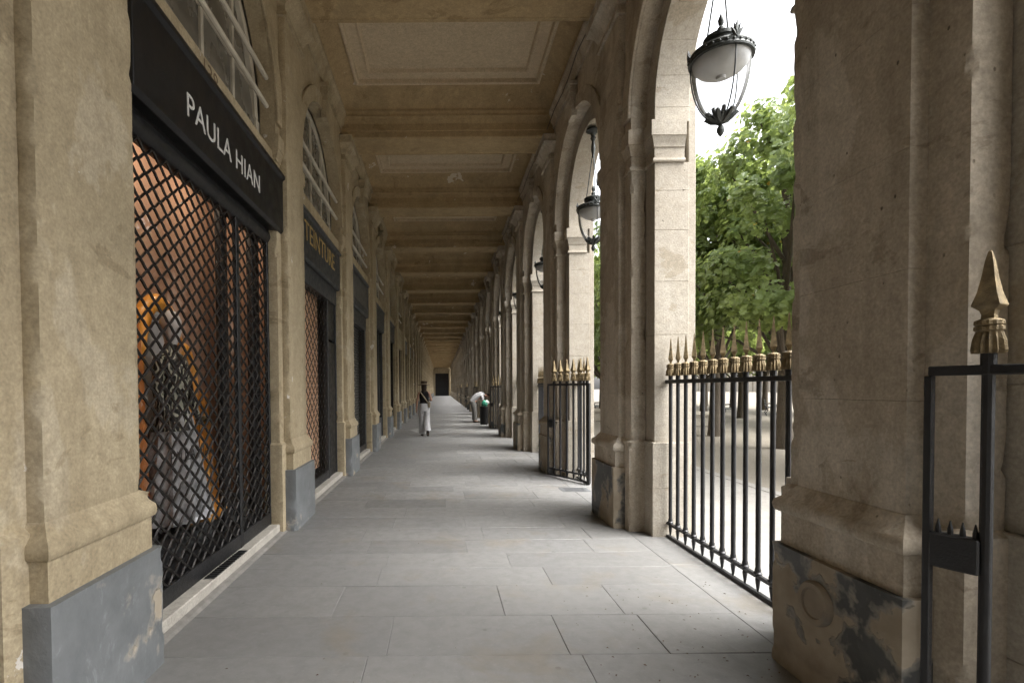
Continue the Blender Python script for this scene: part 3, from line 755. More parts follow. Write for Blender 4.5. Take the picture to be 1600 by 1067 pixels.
# --- window display of the nearest shop
YM1 = yc(1) + B / 2
def loft_y(profile, c, nseg=14, fold=0.0, nf=8):
    m = MB(); rs = []
    for z, rx, ry, ox, oy in profile:
        rs.append([(c[0] + ox + rx * (1 + fold * math.cos(nf * a) * min(1, 1)) * math.cos(a), c[1] + oy + ry * (1 + fold * math.cos(nf * a)) * math.sin(a), c[2] + z) for a in [2 * math.pi * k / nseg for k in range(nseg)]])
    m.rings(rs); return m
mq = thing('mannequin', (XS - 0.38, YM1 - 0.02, 0.42), 'mannequin in black lace top and long white skirt in the nearest window', 'mannequin')
put('skirt', loft_y([(0.10, .30, .34, 0, 0), (0.35, .25, .28, 0, 0), (0.7, .19, .22, 0, 0), (0.95, .15, .18, 0, 0), (1.08, .11, .13, 0, 0)], (0, 0, 0), 48, 0.07, 12).mesh('skirt', 'skirt', smooth=60), mq)
def lace():
    N = Nodes('black_lace'); P = N.pos()
    w = N.n('ShaderNodeTexWave'); w.inputs['Scale'].default_value = 9; w.inputs['Distortion'].default_value = 9; w.inputs['Detail'].default_value = 1.0; w.inputs['Detail Scale'].default_value = 1.2
    N.l(P, w.inputs['Vector'])
    c = N.mix(N.ramp(w.outputs['Fac'], 0.78, 0.84), (0.012, 0.012, 0.012), (0.42, 0.42, 0.34))
    return N.finish(c, 0.7)
M['lace'] = lace()
put('top', loft_y([(0.86, .17, .21, 0, 0), (1.0, .14, .17, 0, 0), (1.10, .12, .14, 0, 0), (1.25, .13, .16, 0, 0), (1.38, .135, .19, 0, 0), (1.48, .10, .20, 0, 0), (1.53, .06, .10, 0, 0), (1.60, .05, .055, 0, 0)], (0, 0, 0), 20).mesh('top', 'lace', smooth=60), mq)
put('head', loft_y([(1.58, .045, .045, 0, 0), (1.64, .06, .06, .01, 0), (1.72, .085, .075, .01, 0), (1.80, .09, .08, 0, 0), (1.87, .06, .055, 0, 0), (1.89, .02, .02, 0, 0)], (0, 0, 0), 16).mesh('head', 'mirror', smooth=60), mq)
for sg in (-1, 1):
    put('arm', MB().tube([(0, sg * .19, 1.45), (.02, sg * .26, 1.22), (.05, sg * .27, 1.08), (.14, sg * .22, .90)], [.05, .042, .036, .025], 8).mesh('arm', 'lace', smooth=60), mq)
put('stand', MB().lathe([(0.15, 0), (0.15, 0.012), (0.012, 0.03), (0.012, 0.5)], 16).mesh('stand', 'steel', smooth=40), mq)
def hoop(name, y, z, ry, rz, x, label, tilt=0.0):
    o = thing(name, (x, y, z), label, 'display mirror')
    pts = [(0, ry * math.cos(a), rz * math.sin(a) + rz) for a in [2 * math.pi * k / 28 for k in range(29)]]
    put('frame', MB().tube(pts, 0.08, 8, False).mesh('frame', 'orange', smooth=60), o)
    rs = [[(0.005, ry * math.cos(a) * .97, rz * math.sin(a) * .97 + rz) for a in [2 * math.pi * k / 28 for k in range(28)]], [(-0.02, ry * math.cos(a) * .97, rz * math.sin(a) * .97 + rz) for a in [2 * math.pi * k / 28 for k in range(28)]]]
    put('glass_plate', MB().rings(rs).mesh('glass_plate', 'mirror'), o)
hoop('oval_mirror', YM1 + 0.16, 0.85, 0.36, 0.78, XS - 0.60, 'tall oval amber-framed mirror behind the mannequin')
hoop('oval_mirror', YM1 + 0.62, 0.72, 0.24, 0.66, XS - 0.64, 'smaller amber-framed oval mirror beside the mannequin')
cush = thing('drape', (XS - 0.34, YM1 + 0.38, 0.42), 'amber folded drape on the window display floor', 'drape')
put('folds', loft_y([(0, .20, .24, 0, 0), (0.10, .22, .25, 0, 0), (0.3, .14, .17, 0, .03), (0.55, .09, .10, .02, .05), (0.95, .05, .055, 0, .08), (1.2, .03, .03, 0, .1)], (0, 0, 0), 40, 0.16, 9).mesh('folds', 'orange', smooth=60), cush)
put('tie', MB().lathe([(0.065, 0.9), (0.075, 0.93), (0.065, 0.96)], 12, (0, .08, 0)).mesh('tie', 'gold'), cush)
dp = thing('drape', (XS - 0.50, YM1 - 0.42, 0.42), 'rust-orange hanging cloth at the near end of the window display', 'drape')
put('folds', loft_y([(0.1, .10, .17, 0, 0), (0.6, .08, .15, 0, 0), (1.3, .07, .13, 0, 0), (1.75, .05, .10, 0, 0)], (0, 0, 0), 40, 0.15, 8).mesh('folds', plain('rust_cloth', (0.5, 0.17, 0.04), 0.7), smooth=60), dp)
put('rod', MB().tube([(0, -.15, 1.76), (0, .15, 1.76)], 0.012, 6).mesh('rod', 'gold'), dp)
for k, (yy, e) in enumerate(((-0.2, 5.0), (0.85, 3.2))):
    lt = thing('display_lamp', (XS - 0.24, YM1 + yy, 3.72), ['small warm spotlight over the mannequin in the nearest window', 'small warm spotlight over the empty side of the nearest window'][k], 'lamp')
    put('housing', MB().lathe([(0.045, 0.0), (0.05, 0.12), (0.02, 0.16), (0.012, 0.27)], 12, cap=False).mesh('housing', 'black', smooth=40), lt)
    put('bulb', MB().lathe([(0.005, 0.02), (0.03, 0.035), (0.03, 0.06), (0.01, 0.08)], 10).mesh('bulb', 'lampglow', smooth=60), lt)
    ld = bpy.data.lights.new('bulb_light', 'POINT'); ld.energy = e; ld.color = (1.0, 0.82, 0.62); ld.shadow_soft_size = 0.06
    lo = bpy.data.objects.new('bulb_light', ld); C.objects.link(lo); lo.parent = lt; lo.location = (0, 0, -0.06)

# ------------------------------------------------------------------ railings and gates on the garden side
XF = 2.44
bar_me = MB().lathe([(0.004, 0.03), (0.010, 0.045), (0.020, 0.125), (0.017, 0.13), (0.017, 0.145), (0.028, 0.15), (0.028, 0.165), (0.033, 0.172), (0.028, 0.18), (0.022, 0.185), (0.024, 0.20), (0.019, 0.215), (0.019, 1.655), (0.023, 1.66), (0.023, 1.735)], 10).mesh('bar', 'iron', smooth=35)
def tassel(n=20):
    m = MB(); rs = []
    for r, z, fl in ((0.044, 0, .10), (0.046, 0.012, .10), (0.042, 0.05, .09), (0.036, 0.078, .05), (0.035, 0.08, 0), (0.041, 0.086, 0.04), (0.041, 0.098, 0.04), (0.036, 0.102, 0), (0.041, 0.107, 0.04), (0.040, 0.12, 0.04), (0.030, 0.126, 0), (0.02, 0.13, 0)):
        rs.append([(r * (1 + fl * (1 if k % 2 else -1)) * math.cos(2 * math.pi * k / n), r * (1 + fl * (1 if k % 2 else -1)) * math.sin(2 * math.pi * k / n), z) for k in range(n)])
    m.rings(rs); return m
tas_me = tassel(28).mesh('tassel', 'gold')
spike_me = MB().lathe([(0.014, 0.126), (0.013, 0.142), (0.018, 0.155), (0.032, 0.175), (0.030, 0.185), (0.020, 0.25), (0.012, 0.32), (0.006, 0.385), (0.002, 0.40)], 4, sq=True).mesh('spike', 'gold')
bigspike_me = MB().lathe([(0.026, 0.126), (0.024, 0.142), (0.030, 0.158), (0.053, 0.174), (0.055, 0.178), (0.038, 0.225), (0.026, 0.28), (0.016, 0.34), (0.007, 0.375), (0.002, 0.38)], 4, sq=True).mesh('spike', 'gold')
def add_bar(p, x, y, rot=0, big=False):
    b = put('bar', bar_me, p, (x, y, 0), rot)
    put('tassel', tas_me, b, (0, 0, 1.735)); put('spike', bigspike_me if big else spike_me, b, (0, 0, 1.735), 0.25)
def rails(p, y0, y1):
    put('top_rail', MB().box(-0.022, 0.022, y0, y1, 1.655, 1.695).mesh('top_rail', 'iron', bevel=0.004), p)
    put('middle_rail', MB().box(-0.018, 0.018, y0, y1, 0.135, 0.165).mesh('middle_rail', 'iron', bevel=0.004), p)
    put('bottom_rail', MB().box(-0.02, 0.02, y0, y1, 0.0, 0.028).mesh('bottom_rail', 'iron', bevel=0.004), p)
def simple_fence(p, y0, y1):
    nb = max(1, int((y1 - y0) / 0.165)); m = MB(); g = MB()
    for k in range(nb):
        y = y0 + (k + 0.5) * (y1 - y0) / nb
        m.tube([(0, y, 0.03), (0, y, 1.735)], 0.02, 5); g.lathe([(0.045, 1.735), (0.036, 1.82), (0.04, 1.85), (0.015, 1.87), (0.032, 1.91), (0.003, 2.13)], 5, (0, y, 0))
    put('bars', m.mesh('bars', 'iron'), p); put('finials', g.mesh('finials', 'gold'), p)
GATES = {0: 1, 2: 3, 5: 6, 8: 9, 11: 12, 14: 15, 17: 18}
def leaf_geom(p, detail):
    """gate leaf along local -x .. 0 = hinge at origin, free stile at y = L"""
    L = 1.065
    put('top_rail', MB().box(-0.02, 0.02, -0.02, L, 1.655, 1.693).mesh('top_rail', 'iron', bevel=0.004), p)
    put('middle_rail', MB().box(-0.018, 0.018, 0, L, 0.135, 0.165).mesh('middle_rail', 'iron', bevel=0.004), p)
    put('bottom_rail', MB().box(-0.02, 0.02, 0, L, 0.03, 0.055).mesh('bottom_rail', 'iron', bevel=0.004), p)
    put('lock_stile', MB().box(-0.016, 0.016, L - 0.013, L + 0.013, 0.03, 1.655).mesh('lock_stile', 'iron', bevel=0.003), p)
    put('hinge_stile', MB().box(-0.02, 0.02, -0.02, 0.02, 0.02, 1.655).mesh('hinge_stile', 'iron', bevel=0.003), p)
    lb = put('lock_box', MB().box(-0.03, 0.03, L - 0.158, L - 0.012, 0.90, 1.035).mesh('lock_box', 'iron', bevel=0.006), p)
    if detail:
        for k in range(4): put('lock_spike', MB().lathe([(0.010, 0), (0.009, 0.02), (0.002, 0.055)], 6, (0, L - 0.14 + 0.036 * k, 1.034)).mesh('lock_spike', 'iron'), lb)
        for k in range(6): add_bar(p, 0, L - 0.168 - 0.172 * k, 0.5, big=True)
    else: simple_fence(p, 0.05, L - 0.1)
for n in range(-1, NB):
    a, b = yc(n) + HO, yc(n + 1) - HO
    gate = n in GATES
    yb = b
    detail = n in (0, 1, 2, 3)
    if n < 0: lab = 'black railing with gilded spikes behind the viewer'
    elif n == 1: lab = 'black iron railing with gilded spear finials between the two nearest garden piers'
    elif n == 0: lab = 'short fixed railing beside the nearest gate, at the right edge'
    elif n == 2: lab = 'short fixed railing beside the open gate past the second garden pier'
    elif n <= 6: lab = f'gilded-tip iron railing just past the {ORD[n]} garden pier'
    else: lab = 'distant iron railing between far garden piers'
    p = thing('railing', (XF, 0, 0), lab, 'railing', 'railings between the garden piers')
    segs = [(a, b)]
    if gate: segs = [(b - 0.72, b)]
    for (s0, s1) in segs:
        rails(p, s0, s1)
        if detail:
            nb = max(2, int(round((s1 - s0) / 0.172))); 
            for k in range(nb): add_bar(p, 0, s0 + (k + 0.5) * (s1 - s0) / nb)
        else: simple_fence(p, s0, s1)
    if gate:
        yh = b - 0.72
        lab2 = {0: 'open gate leaf with lock box and gilded spear tips at the right edge', 2: 'open iron gate leaf standing into the walk past the second garden pier', 5: 'open iron gate leaf beside the black bin'}.get(n, 'distant open gate leaf by a far garden pier')
        g = thing('gate_leaf', (XF, yh - 0.03, 0), lab2, 'gate', 'open gate leaves', rz=math.atan2(0.48, 0.95))
        leaf_geom(g, n in (0, 2))

# ------------------------------------------------------------------ lanterns
def lantern_parts():
    d = []
    zr = -1.25                                   # ring level below the hook
    d.append(('ceiling_rose', MB().lathe([(0.02, 0.0), (0.10, -0.01), (0.11, -0.04), (0.05, -0.07), (0.03, -0.12), (0.045, -0.15), (0.02, -0.2), (0.032, -0.27), (0.034, -0.33), (0.02, -0.40), (0.012, -0.45)], 14).mesh('ceiling_rose', 'lampiron', smooth=50), []))
    for k in range(3):
        a = 2 * math.pi * k / 3 + 0.5
        d.append(('hanging_rod', MB().tube([(0.012 * math.cos(a), 0.012 * math.sin(a), -0.40), (0.115 * math.cos(a), 0.115 * math.sin(a), zr + 0.13)], 0.0075, 6).mesh('hanging_rod', 'lampiron', smooth=40), []))
    crown = MB().lathe([(0.225, zr + 0.03), (0.20, zr + 0.045), (0.13, zr + 0.05), (0.12, zr + 0.06), (0.125, zr + 0.13), (0.14, zr + 0.135), (0.14, zr + 0.165), (0.12, zr + 0.175), (0.06, zr + 0.20), (0.03, zr + 0.21), (0.03, zr + 0.25), (0.012, zr + 0.27), (0.022, zr + 0.29), (0.026, zr + 0.32), (0.003, zr + 0.38)], 24)
    d.append(('crown', crown.mesh('crown', 'lampiron', smooth=40), []))
    rg = MB(); rs = []
    d.append(('ring', MB().lathe([(0.235, zr - 0.03), (0.252, zr - 0.03), (0.256, zr - 0.015), (0.248, zr), (0.252, zr + 0.025), (0.244, zr + 0.04), (0.225, zr + 0.035), (0.228, zr - 0.03), (0.235, zr - 0.03)], 36, cap=False).mesh('ring', 'lampiron', smooth=30), []))
    bd = MB()
    for k in range(30):
        a = 2 * math.pi * k / 30
        bd.lathe([(0.003, -0.011), (0.011, -0.004), (0.011, 0.004), (0.003, 0.011)], 5, (0.251 * math.cos(a), 0.251 * math.sin(a), zr + 0.008))
    d.append(('beading', bd.mesh('beading', 'lampiron'), []))
    d.append(('reflector', MB().lathe([(0.224, zr - 0.02), (0.215, zr - 0.06), (0.18, zr - 0.10), (0.12, zr - 0.135), (0.06, zr - 0.15), (0.04, zr - 0.155), (0.035, zr - 0.18), (0.0, zr - 0.185)], 28, cap=False).mesh('reflector', 'enamel', smooth=60), []))
    prof = [(0.228 * math.cos(t), zr - 0.03 - 0.50 * math.sin(t)) for t in [math.pi / 2 * k / 14 for k in range(14)]]
    d.append(('globe', MB().lathe(prof, 32, cap=False).mesh('globe', 'globe', smooth=80), []))
    for k in range(3):
        a = 2 * math.pi * k / 3 + 0.5
        pts = [((0.236 * math.cos(t)) * math.cos(a), (0.236 * math.cos(t)) * math.sin(a), zr - 0.03 - 0.508 * math.sin(t)) for t in [math.pi / 2 * j / 12 for j in range(12)]]
        rb = ('rib', MB().tube(pts, 0.0062, 6).mesh('rib', 'lampiron', smooth=50), [])
        # palmette standing on the ring
        pm = MB()
        for j, w in enumerate((-0.9, -0.45, 0, 0.45, 0.9)):
            h = 0.13 - 0.03 * abs(j - 2); c, sn = math.cos(a), math.sin(a)
            bx, by = 0.245 * c, 0.245 * sn; tx, ty = -sn, c
            pm.tube([(bx, by, zr + 0.02), (bx + tx * 0.03 * w, by + ty * 0.03 * w, zr + 0.02 + h * .6), (bx + tx * 0.055 * w + c * .01, by + ty * 0.055 * w + sn * .01, zr + 0.02 + h)], [0.012, 0.016, 0.003], 5)
        rb[2].append(('palmette', pm.mesh('palmette', 'lampiron', smooth=50)))
        d.append(rb)
    lv = MB(); rr = random.Random(2)
    for k in range(14):
        a = 2 * math.pi * k / 14; c, sn = math.cos(a), math.sin(a); up = 0.05 if k % 2 else 0.08; rad = 0.125 if k % 2 else 0.10
        z0 = zr - 0.525
        lv.tube([(0.02 * c, 0.02 * sn, z0 - 0.02), (rad * .6 * c, rad * .6 * sn, z0 + up * .3), (rad * c, rad * sn, z0 + up), (rad * 1.12 * c, rad * 1.12 * sn, z0 + up * .85)], [0.012, 0.024, 0.016, 0.003], 5)
    d.append(('leaf_cluster', lv.mesh('leaf_cluster', 'lampiron', smooth=50), []))
    d.append(('pendant', MB().lathe([(0.008, zr - 0.53), (0.02, zr - 0.55), (0.014, zr - 0.565), (0.03, zr - 0.59), (0.032, zr - 0.615), (0.018, zr - 0.645), (0.006, zr - 0.66)], 12).mesh('pendant', 'lampiron', smooth=50), []))
    return d
LP = lantern_parts()
for n in range(0, NB):
    lab = {0: 'glass lantern hanging in the arch beside the viewer', 1: 'large egg-shaped glass lantern hanging in the nearest garden arch', 2: 'glass lantern hanging in the arch past the second garden pier', 3: 'glass lantern hanging in the arch past the third garden pier', 4: 'glass lantern in the arch past the fourth garden pier'}.get(n, 'distant lantern hanging in a far garden arch')
    o = thing('hanging_lantern', (XR + 0.36, yc(n) + B / 2, 5.67), lab, 'lantern', 'lanterns hung in the garden arches')
    for nm, me, kids in LP:
        q = put(nm, me, o)
        for kn, km in kids: put(kn, km, q)

# ------------------------------------------------------------------ small things in the walk
cab = MB(); cpts = []
for k in range(0, 120):
    y = 2.5 + k * 0.5; cpts.append((XR - 0.05 + 0.012 * math.sin(k * 1.7), y, 6.42 + 0.03 * math.sin(k * 2.1)))
put('cable', cab.tube(cpts, 0.008, 5).mesh('cable', 'cable'), None, label='grey electric cable running along the cornice over the garden arches', cat='cable')
put('round_cap', MB().lathe([(0.02, 0.02), (0.05, 0.028), (0.075, 0.02), (0.08, 0.03), (0.105, 0.03), (0.115, 0.018), (0.115, 0.0)][::-1], 24).mesh('round_cap', 'wornlite', smooth=40), None, (XR - 0.088, 2.66, 0.48), label='round worn boss set in the nearest garden pier plinth', cat='cap').rotation_euler = (0, R(-90), 0)
dc = thing('drain_cover', (2.10, 8.1, 0.0), 'grey rectangular drain plate in the paving past the second garden pier', 'drain cover')
put('plate', MB().box(-0.22, 0.22, -0.16, 0.16, -0.003, 0.003).mesh('plate', plain('zinc_plate', (0.14, 0.145, 0.15), 0.5, 0.4)), dc)
for k in range(5): put('slot', MB().box(-0.16, 0.16, -0.12 + k * 0.06, -0.11 + k * 0.06, 0.003, 0.0045).mesh('slot', 'iron'), dc)
lt = MB(); rl = random.Random(5)
for k in range(150):
    if k < 110: x, y = rl.uniform(0.9, 2.2), rl.uniform(2.6, 4.2)
    else: x, y = rl.uniform(-1.6, 2.0), rl.uniform(2.4, 10)
    s = rl.uniform(0.003, 0.012); a = rl.uniform(0, 6.28); c, sn = math.cos(a) * s, math.sin(a) * s
    lt.add([(x - c, y - sn, 0.004), (x + sn * .5, y - c * .5, 0.006), (x + c, y + sn, 0.004), (x - sn * .5, y + c * .5, 0.008)], [(0, 1, 2, 3)])
lo = put('leaf_litter', lt.mesh('leaf_litter', 'leaflitter'), kind='stuff'); lo['label'] = 'specks of dry leaf scattered on the paving'; lo['category'] = 'litter'

# ------------------------------------------------------------------ garden ground
g = put('ground', MB().box(-400, 400, -300, 500, -0.8, -0.31).mesh('ground', 'sand'), kind='structure')
gs = put('garden_ground', MB().box(5.2, 160, -60, 300, -0.31, -0.045).mesh('garden_ground', 'sand'), kind='structure')
gp = put('garden_path', MB().box(2.752, 5.2, -20, 124, -0.31, -0.03).mesh('garden_path', 'garden_paving'), kind='structure')
kb = put('path_kerb', MB().box(5.05, 5.25, -20, 124, -0.3, -0.02).mesh('path_kerb', 'garden_paving', bevel=0.01), kind='structure')

# ------------------------------------------------------------------ trees
def tree_meshes(seed, nleaf=15000):
    r = random.Random(seed)
    tr = MB(); H = 8.9
    lean = r.uniform(-.25, .25), r.uniform(-.25, .25)
    tp = [(lean[0] * t * t, lean[1] * t * t, -0.1 + 6.4 * t) for t in [k / 8 for k in range(9)]]
    tr.tube(tp, [0.24, 0.185, 0.165, 0.15, 0.14, 0.12, 0.095, 0.07, 0.03], 10)
    cl = []
    for k in range(120):
        for _ in range(60):
            x, y, z = r.uniform(-2.0, 2.0), r.uniform(-2.35, 2.35), r.uniform(2.7, H)
            e = max(abs(x) / 2.0, abs(y) / 2.35)
            top = H - 0.9 * e * e * e - (0.5 if r.random() < .5 else 0)
            lowc = 2.7 + 0.9 * (1 - e)
            if z < top and z > lowc and (e > 0.45 or z > 6.5 or r.random() < 0.35) and (x / 2.0) ** 4 + (y / 2.35) ** 4 < 1.05: break
        cl.append((x, y, z, r.uniform(0.28, 0.52)))
    for k in range(34):
        c = cl[k]; zb = max(2.0, c[2] - 1.6 - 0.5 * math.hypot(c[0], c[1])); t = min(1, zb / 6.3)
        b = Vector((lean[0] * t * t, lean[1] * t * t, zb)); e = Vector(c[:3]); mid = (b + e) / 2 + Vector((r.uniform(-.2, .2), r.uniform(-.2, .2), 0.25))
        tr.tube([b, mid, e], [0.06, 0.038, 0.012], 6)
    lf = MB()
    for k in range(nleaf):
        c = cl[r.randrange(len(cl))]
        d = Vector((r.gauss(0, 1), r.gauss(0, 1), r.gauss(0, 0.75))); d = d.normalized() * (c[3] * (r.random() ** 0.45) * 1.25)
        p = Vector(c[:3]) + d
        if p.z < 2.35: continue
        out = Vector((p.x * .35, p.y * .35, 0.0)) + d * 0.9
        nrm = (Vector((0, 0, 0.7)) + out.normalized() * 0.95 + Vector((r.gauss(0, .38), r.gauss(0, .38), r.gauss(0, .38)))).normalized()
        ax = Vector((r.gauss(0, 1), r.gauss(0, 1), -0.4)); ax = (ax - nrm * ax.dot(nrm)).normalized(); bx = nrm.cross(ax)
        s = r.uniform(0.07, 0.13)
        q = lambda a, b, h: p + ax * (a * s) + bx * (b * s) + nrm * (h * s)
        lf.add([q(-.75, 0, 0), q(-.35, -.62, .16), q(.05, -.42, .12), q(.25, -.85, .1), q(.95, 0, -.14), q(.25, .85, .1), q(.05, .42, .12), q(-.35, .62, .16), q(.1, 0, -.06)],
               [(0, 1, 2, 8), (2, 3, 4, 8), (4, 5, 6, 8), (6, 7, 0, 8)])
    return tr.mesh('trunk', 'bark', smooth=60), lf.mesh('crown', 'leaf', normals=False)
TM = [tree_meshes(s) for s in (11, 23, 37)]
rt = random.Random(9)
def tree(x, y, lab, k):
    t = thing('lime_tree', (x, y, 0), lab, 'tree', 'clipped trees in the garden rows', rz=math.pi * rt.randrange(2))
    t.scale = (1, 1, rt.uniform(1.0, 1.08))
    put('trunk', TM[k % 3][0], t); put('crown', TM[k % 3][1], t)
i = 0
for y in [8.9, 13.6, 17.2, 21.1, 25.2, 29.2, 33.3, 37.4, 41.5, 45.6]:
    lab = {13.6: 'leafy green tree filling the nearest arch, trunk beside the large pier', 17.2: 'leafy green tree just behind the nearest railings, second of the front row'}.get(y, 'clipped green tree in the front garden row, mostly behind the piers')
    tree(9.2 + rt.uniform(-.15, .15), y, lab, i); i += 1
for y in [18.5, 22.6, 26.7, 30.8, 34.9, 39.0, 43.1, 47.2]:
    tree(15.8 + rt.uniform(-.15, .15), y, 'clipped green tree in the second garden row, seen past the front row', i); i += 1
for y in [27, 31.2, 35.4, 39.6, 43.8, 48, 52.2, 56.4]:
    tree(22.5 + rt.uniform(-.2, .2), y, 'clipped green tree in the third garden row, deep in the garden', i); i += 1

# ------------------------------------------------------------------ benches, block, far wing
def bench(x, y, rz, lab):
    b = thing('park_bench', (x, y, -0.045), lab, 'bench', 'park benches', rz=rz)
    for k in range(4): put('seat_slat', MB().box(-0.9, 0.9, -0.22 + k * 0.11, -0.13 + k * 0.11, 0.43, 0.46).mesh('seat_slat', 'bench', bevel=0.006), b)
    for k in range(3): put('back_slat', MB().box(-0.9, 0.9, 0.235 + k * 0.02, 0.262 + k * 0.02, 0.55 + k * 0.13, 0.64 + k * 0.13).mesh('back_slat', 'bench', bevel=0.006), b)
    for sx in (-0.7, 0.7):
        put('leg', MB().tube([(sx, -0.2, 0.0), (sx, -0.24, 0.14), (sx, -0.12, 0.26), (sx, -0.2, 0.42)], 0.022, 6).tube([(sx, 0.22, 0.0), (sx, 0.26, 0.16), (sx, 0.16, 0.28), (sx, 0.22, 0.44), (sx, 0.30, 0.92)], 0.022, 6).tube([(sx, -0.22, 0.42), (sx, -0.24, 0.62), (sx, -0.1, 0.68), (sx, 0.26, 0.64)], 0.02, 6).mesh('leg', 'iron', smooth=50), b)
bench(15.9, 28.3, R(60), 'dark slatted park bench between the trees behind the nearest railings')
bench(18.9, 29.4, R(60), 'dark slatted park bench farther right behind the nearest railings')
bench(10.2, 33.5, R(70), 'dark park bench glimpsed past the second garden pier')
sb = thing('stone_bench', (10.6, 21.6, -0.045), 'low pale stone bench block behind the nearest railings', 'stone bench')
put('seat', MB().box(-1.1, 1.1, -0.35, 0.35, 0.42, 0.60).mesh('seat', 'limestone', bevel=0.06, seg=3), sb)
put('base', MB().box(-0.9, 0.9, -0.22, 0.22, 0.0, 0.42).mesh('base', 'limestone', bevel=0.02), sb)
sb = thing('stone_bench', (7.6, 25.6, -0.045), 'low pale stone bench block past the second garden pier', 'stone bench')
put('seat', MB().box(-1.1, 1.1, -0.35, 0.35, 0.42, 0.60).mesh('seat', 'limestone', bevel=0.06, seg=3), sb)
put('base', MB().box(-0.9, 0.9, -0.22, 0.22, 0.0, 0.42).mesh('base', 'limestone', bevel=0.02), sb)
wing = thing('palace_wing', (96, 120, 0), 'pale stone wing across the garden, glimpsed between the trunks', 'building')
put('wall', MB().box(0, 6, -110, 110, -0.3, 14).mesh('wall', 'limestone'), wing)
put('roof', MB().rings([[(0, y, 14), (6, y, 14), (6, y, 17), (2, y, 17)] for y in (-110, 110)]).mesh('roof', 'charcoal'), wing)
archp = cutwall(-1, 0.0, 0.3, 1.84, 1.2, 0, 4.2, 6.5, 8).mesh('arch', 'limestone')
wpane = MB().box(-0.02, 0.0, -0.7, 0.7, 7.5, 10.2).box(-0.02, 0, -0.7, 0.7, 11.3, 13.2).mesh('window', 'charcoal')
for k in range(56):
    put('arch', archp, wing, (-0.05, -104 + k * 3.7, 0)); put('window', wpane, wing, (-0.01, -104 + k * 3.7, 0))

# ------------------------------------------------------------------ people
def skin_mesh(name, joints, edges, mat, sub=2):
    names = list(joints); idx = {k: i for i, k in enumerate(names)}
    me = bpy.data.meshes.new(name)
    me.from_pydata([joints[k][0] for k in names], [(idx[a], idx[b]) for a, b in edges], [])
    o = bpy.data.objects.new('tmp', me); C.objects.link(o)
    md = o.modifiers.new('s', 'SKIN'); md.use_smooth_shade = True
    for i, k in enumerate(names):
        r = joints[k][1]; sv = me.skin_vertices[0].data[i]
        sv.radius = r if isinstance(r, tuple) else (r, r); sv.use_root = (i == 0)
    s2 = o.modifiers.new('d', 'SUBSURF'); s2.levels = sub; s2.render_levels = sub
    bpy.context.view_layer.update()
    out = bpy.data.meshes.new_from_object(o.evaluated_get(bpy.context.evaluated_depsgraph_get()))
    bpy.data.objects.remove(o); out.name = name
    out.materials.clear(); out.materials.append(M[mat]); out.shade_smooth()
    return out
def hand(m, base, d, side, s=1.0):
    """five finger chains rooted in the palm"""
    pass
def body(j):
    E = [('pelvis', 'belly'), ('belly', 'chest'), ('chest', 'neck'), ('neck', 'head'), ('head', 'crown')]
    for s in 'LR':
        E += [('pelvis', 'hip' + s), ('hip' + s, 'knee' + s), ('knee' + s, 'ankle' + s), ('ankle' + s, 'toe' + s),
              ('chest', 'sho' + s), ('sho' + s, 'elb' + s), ('elb' + s, 'wri' + s), ('wri' + s, 'palm' + s)]
        for f in range(5): E += [('palm' + s, f'f{f}a' + s), (f'f{f}a' + s, f'f{f}b' + s)]
    return E
def fingers(j, s, palm, d, side):
    d = Vector(d).normalized(); side = Vector(side).normalized(); palm = Vector(palm)
    nrm = d.cross(side)
    for f, (o, l) in enumerate(((-0.030, .055), (-0.024, .085), (-0.008, .092), (0.009, .086), (0.026, .068))):
        dd = d if f else (d * .5 - side * .85).normalized()
        a = palm + side * o * (1.0 if f else 1.2) + dd * (0.045 if f else .02); b = a + dd * l * .8 + nrm * 0.02
        j[f'f{f}a' + s] = (tuple(a), 0.0095); j[f'f{f}b' + s] = (tuple(b), 0.0075)
# woman walking away, local +y is forward
w = thing('person', (-0.60, 17.7, 0.0), 'person in hat, black top and white trousers walking away down the arcade', 'person', rz=R(4)); w.scale = (1.04, 1.04, 1.04)
J = {'pelvis': ((0, 0, .98), (.13, .10)), 'belly': ((0, .01, 1.14), (.115, .085)), 'chest': ((0, .015, 1.34), (.135, .095)), 'neck': ((0, .02, 1.50), .048), 'head': ((0, .035, 1.60), (.07, .085)), 'crown': ((0, .03, 1.70), (.06, .075)),
     'hipL': ((-.09, 0, .92), .088), 'kneeL': ((-.075, .06, .50), .055), 'ankleL': ((-.07, .03, .085), .036), 'toeL': ((-.075, .17, .03), .03),
     'hipR': ((.09, 0, .92), .088), 'kneeR': ((.075, .01, .50), .055), 'ankleR': ((.09, -.25, .19), .036), 'toeR': ((.11, -.22, .05), .03),
     'shoL': ((-.165, .01, 1.43), .05), 'elbL': ((-.235, -.02, 1.15), .038), 'wriL': ((-.25, .0, .90), .027), 'palmL': ((-.252, .01, .83), .03),
     'shoR': ((.165, .01, 1.43), .05), 'elbR': ((.235, -.05, 1.17), .038), 'wriR': ((.16, .16, 1.18), .027), 'palmR': ((.11, .20, 1.22), .03)}
fingers(J, 'L', (-.252, .01, .83), (0, .15, -1), (0, 1, 0)); fingers(J, 'R', (.11, .20, 1.22), (-.7, .3, .5), (0, -.5, .8))
put('body', skin_mesh('body', J, body(J), 'skin'), w)
def ell(z, rx, ry, cx=0, cyy=0, n=18, wob=0.0, ph=0.0):
    return [(cx + rx * (1 + wob * math.sin(5 * a + ph)) * math.cos(a), cyy + ry * (1 + wob * math.sin(5 * a + ph)) * math.sin(a), z) for a in [2 * math.pi * k / n for k in range(n)]]
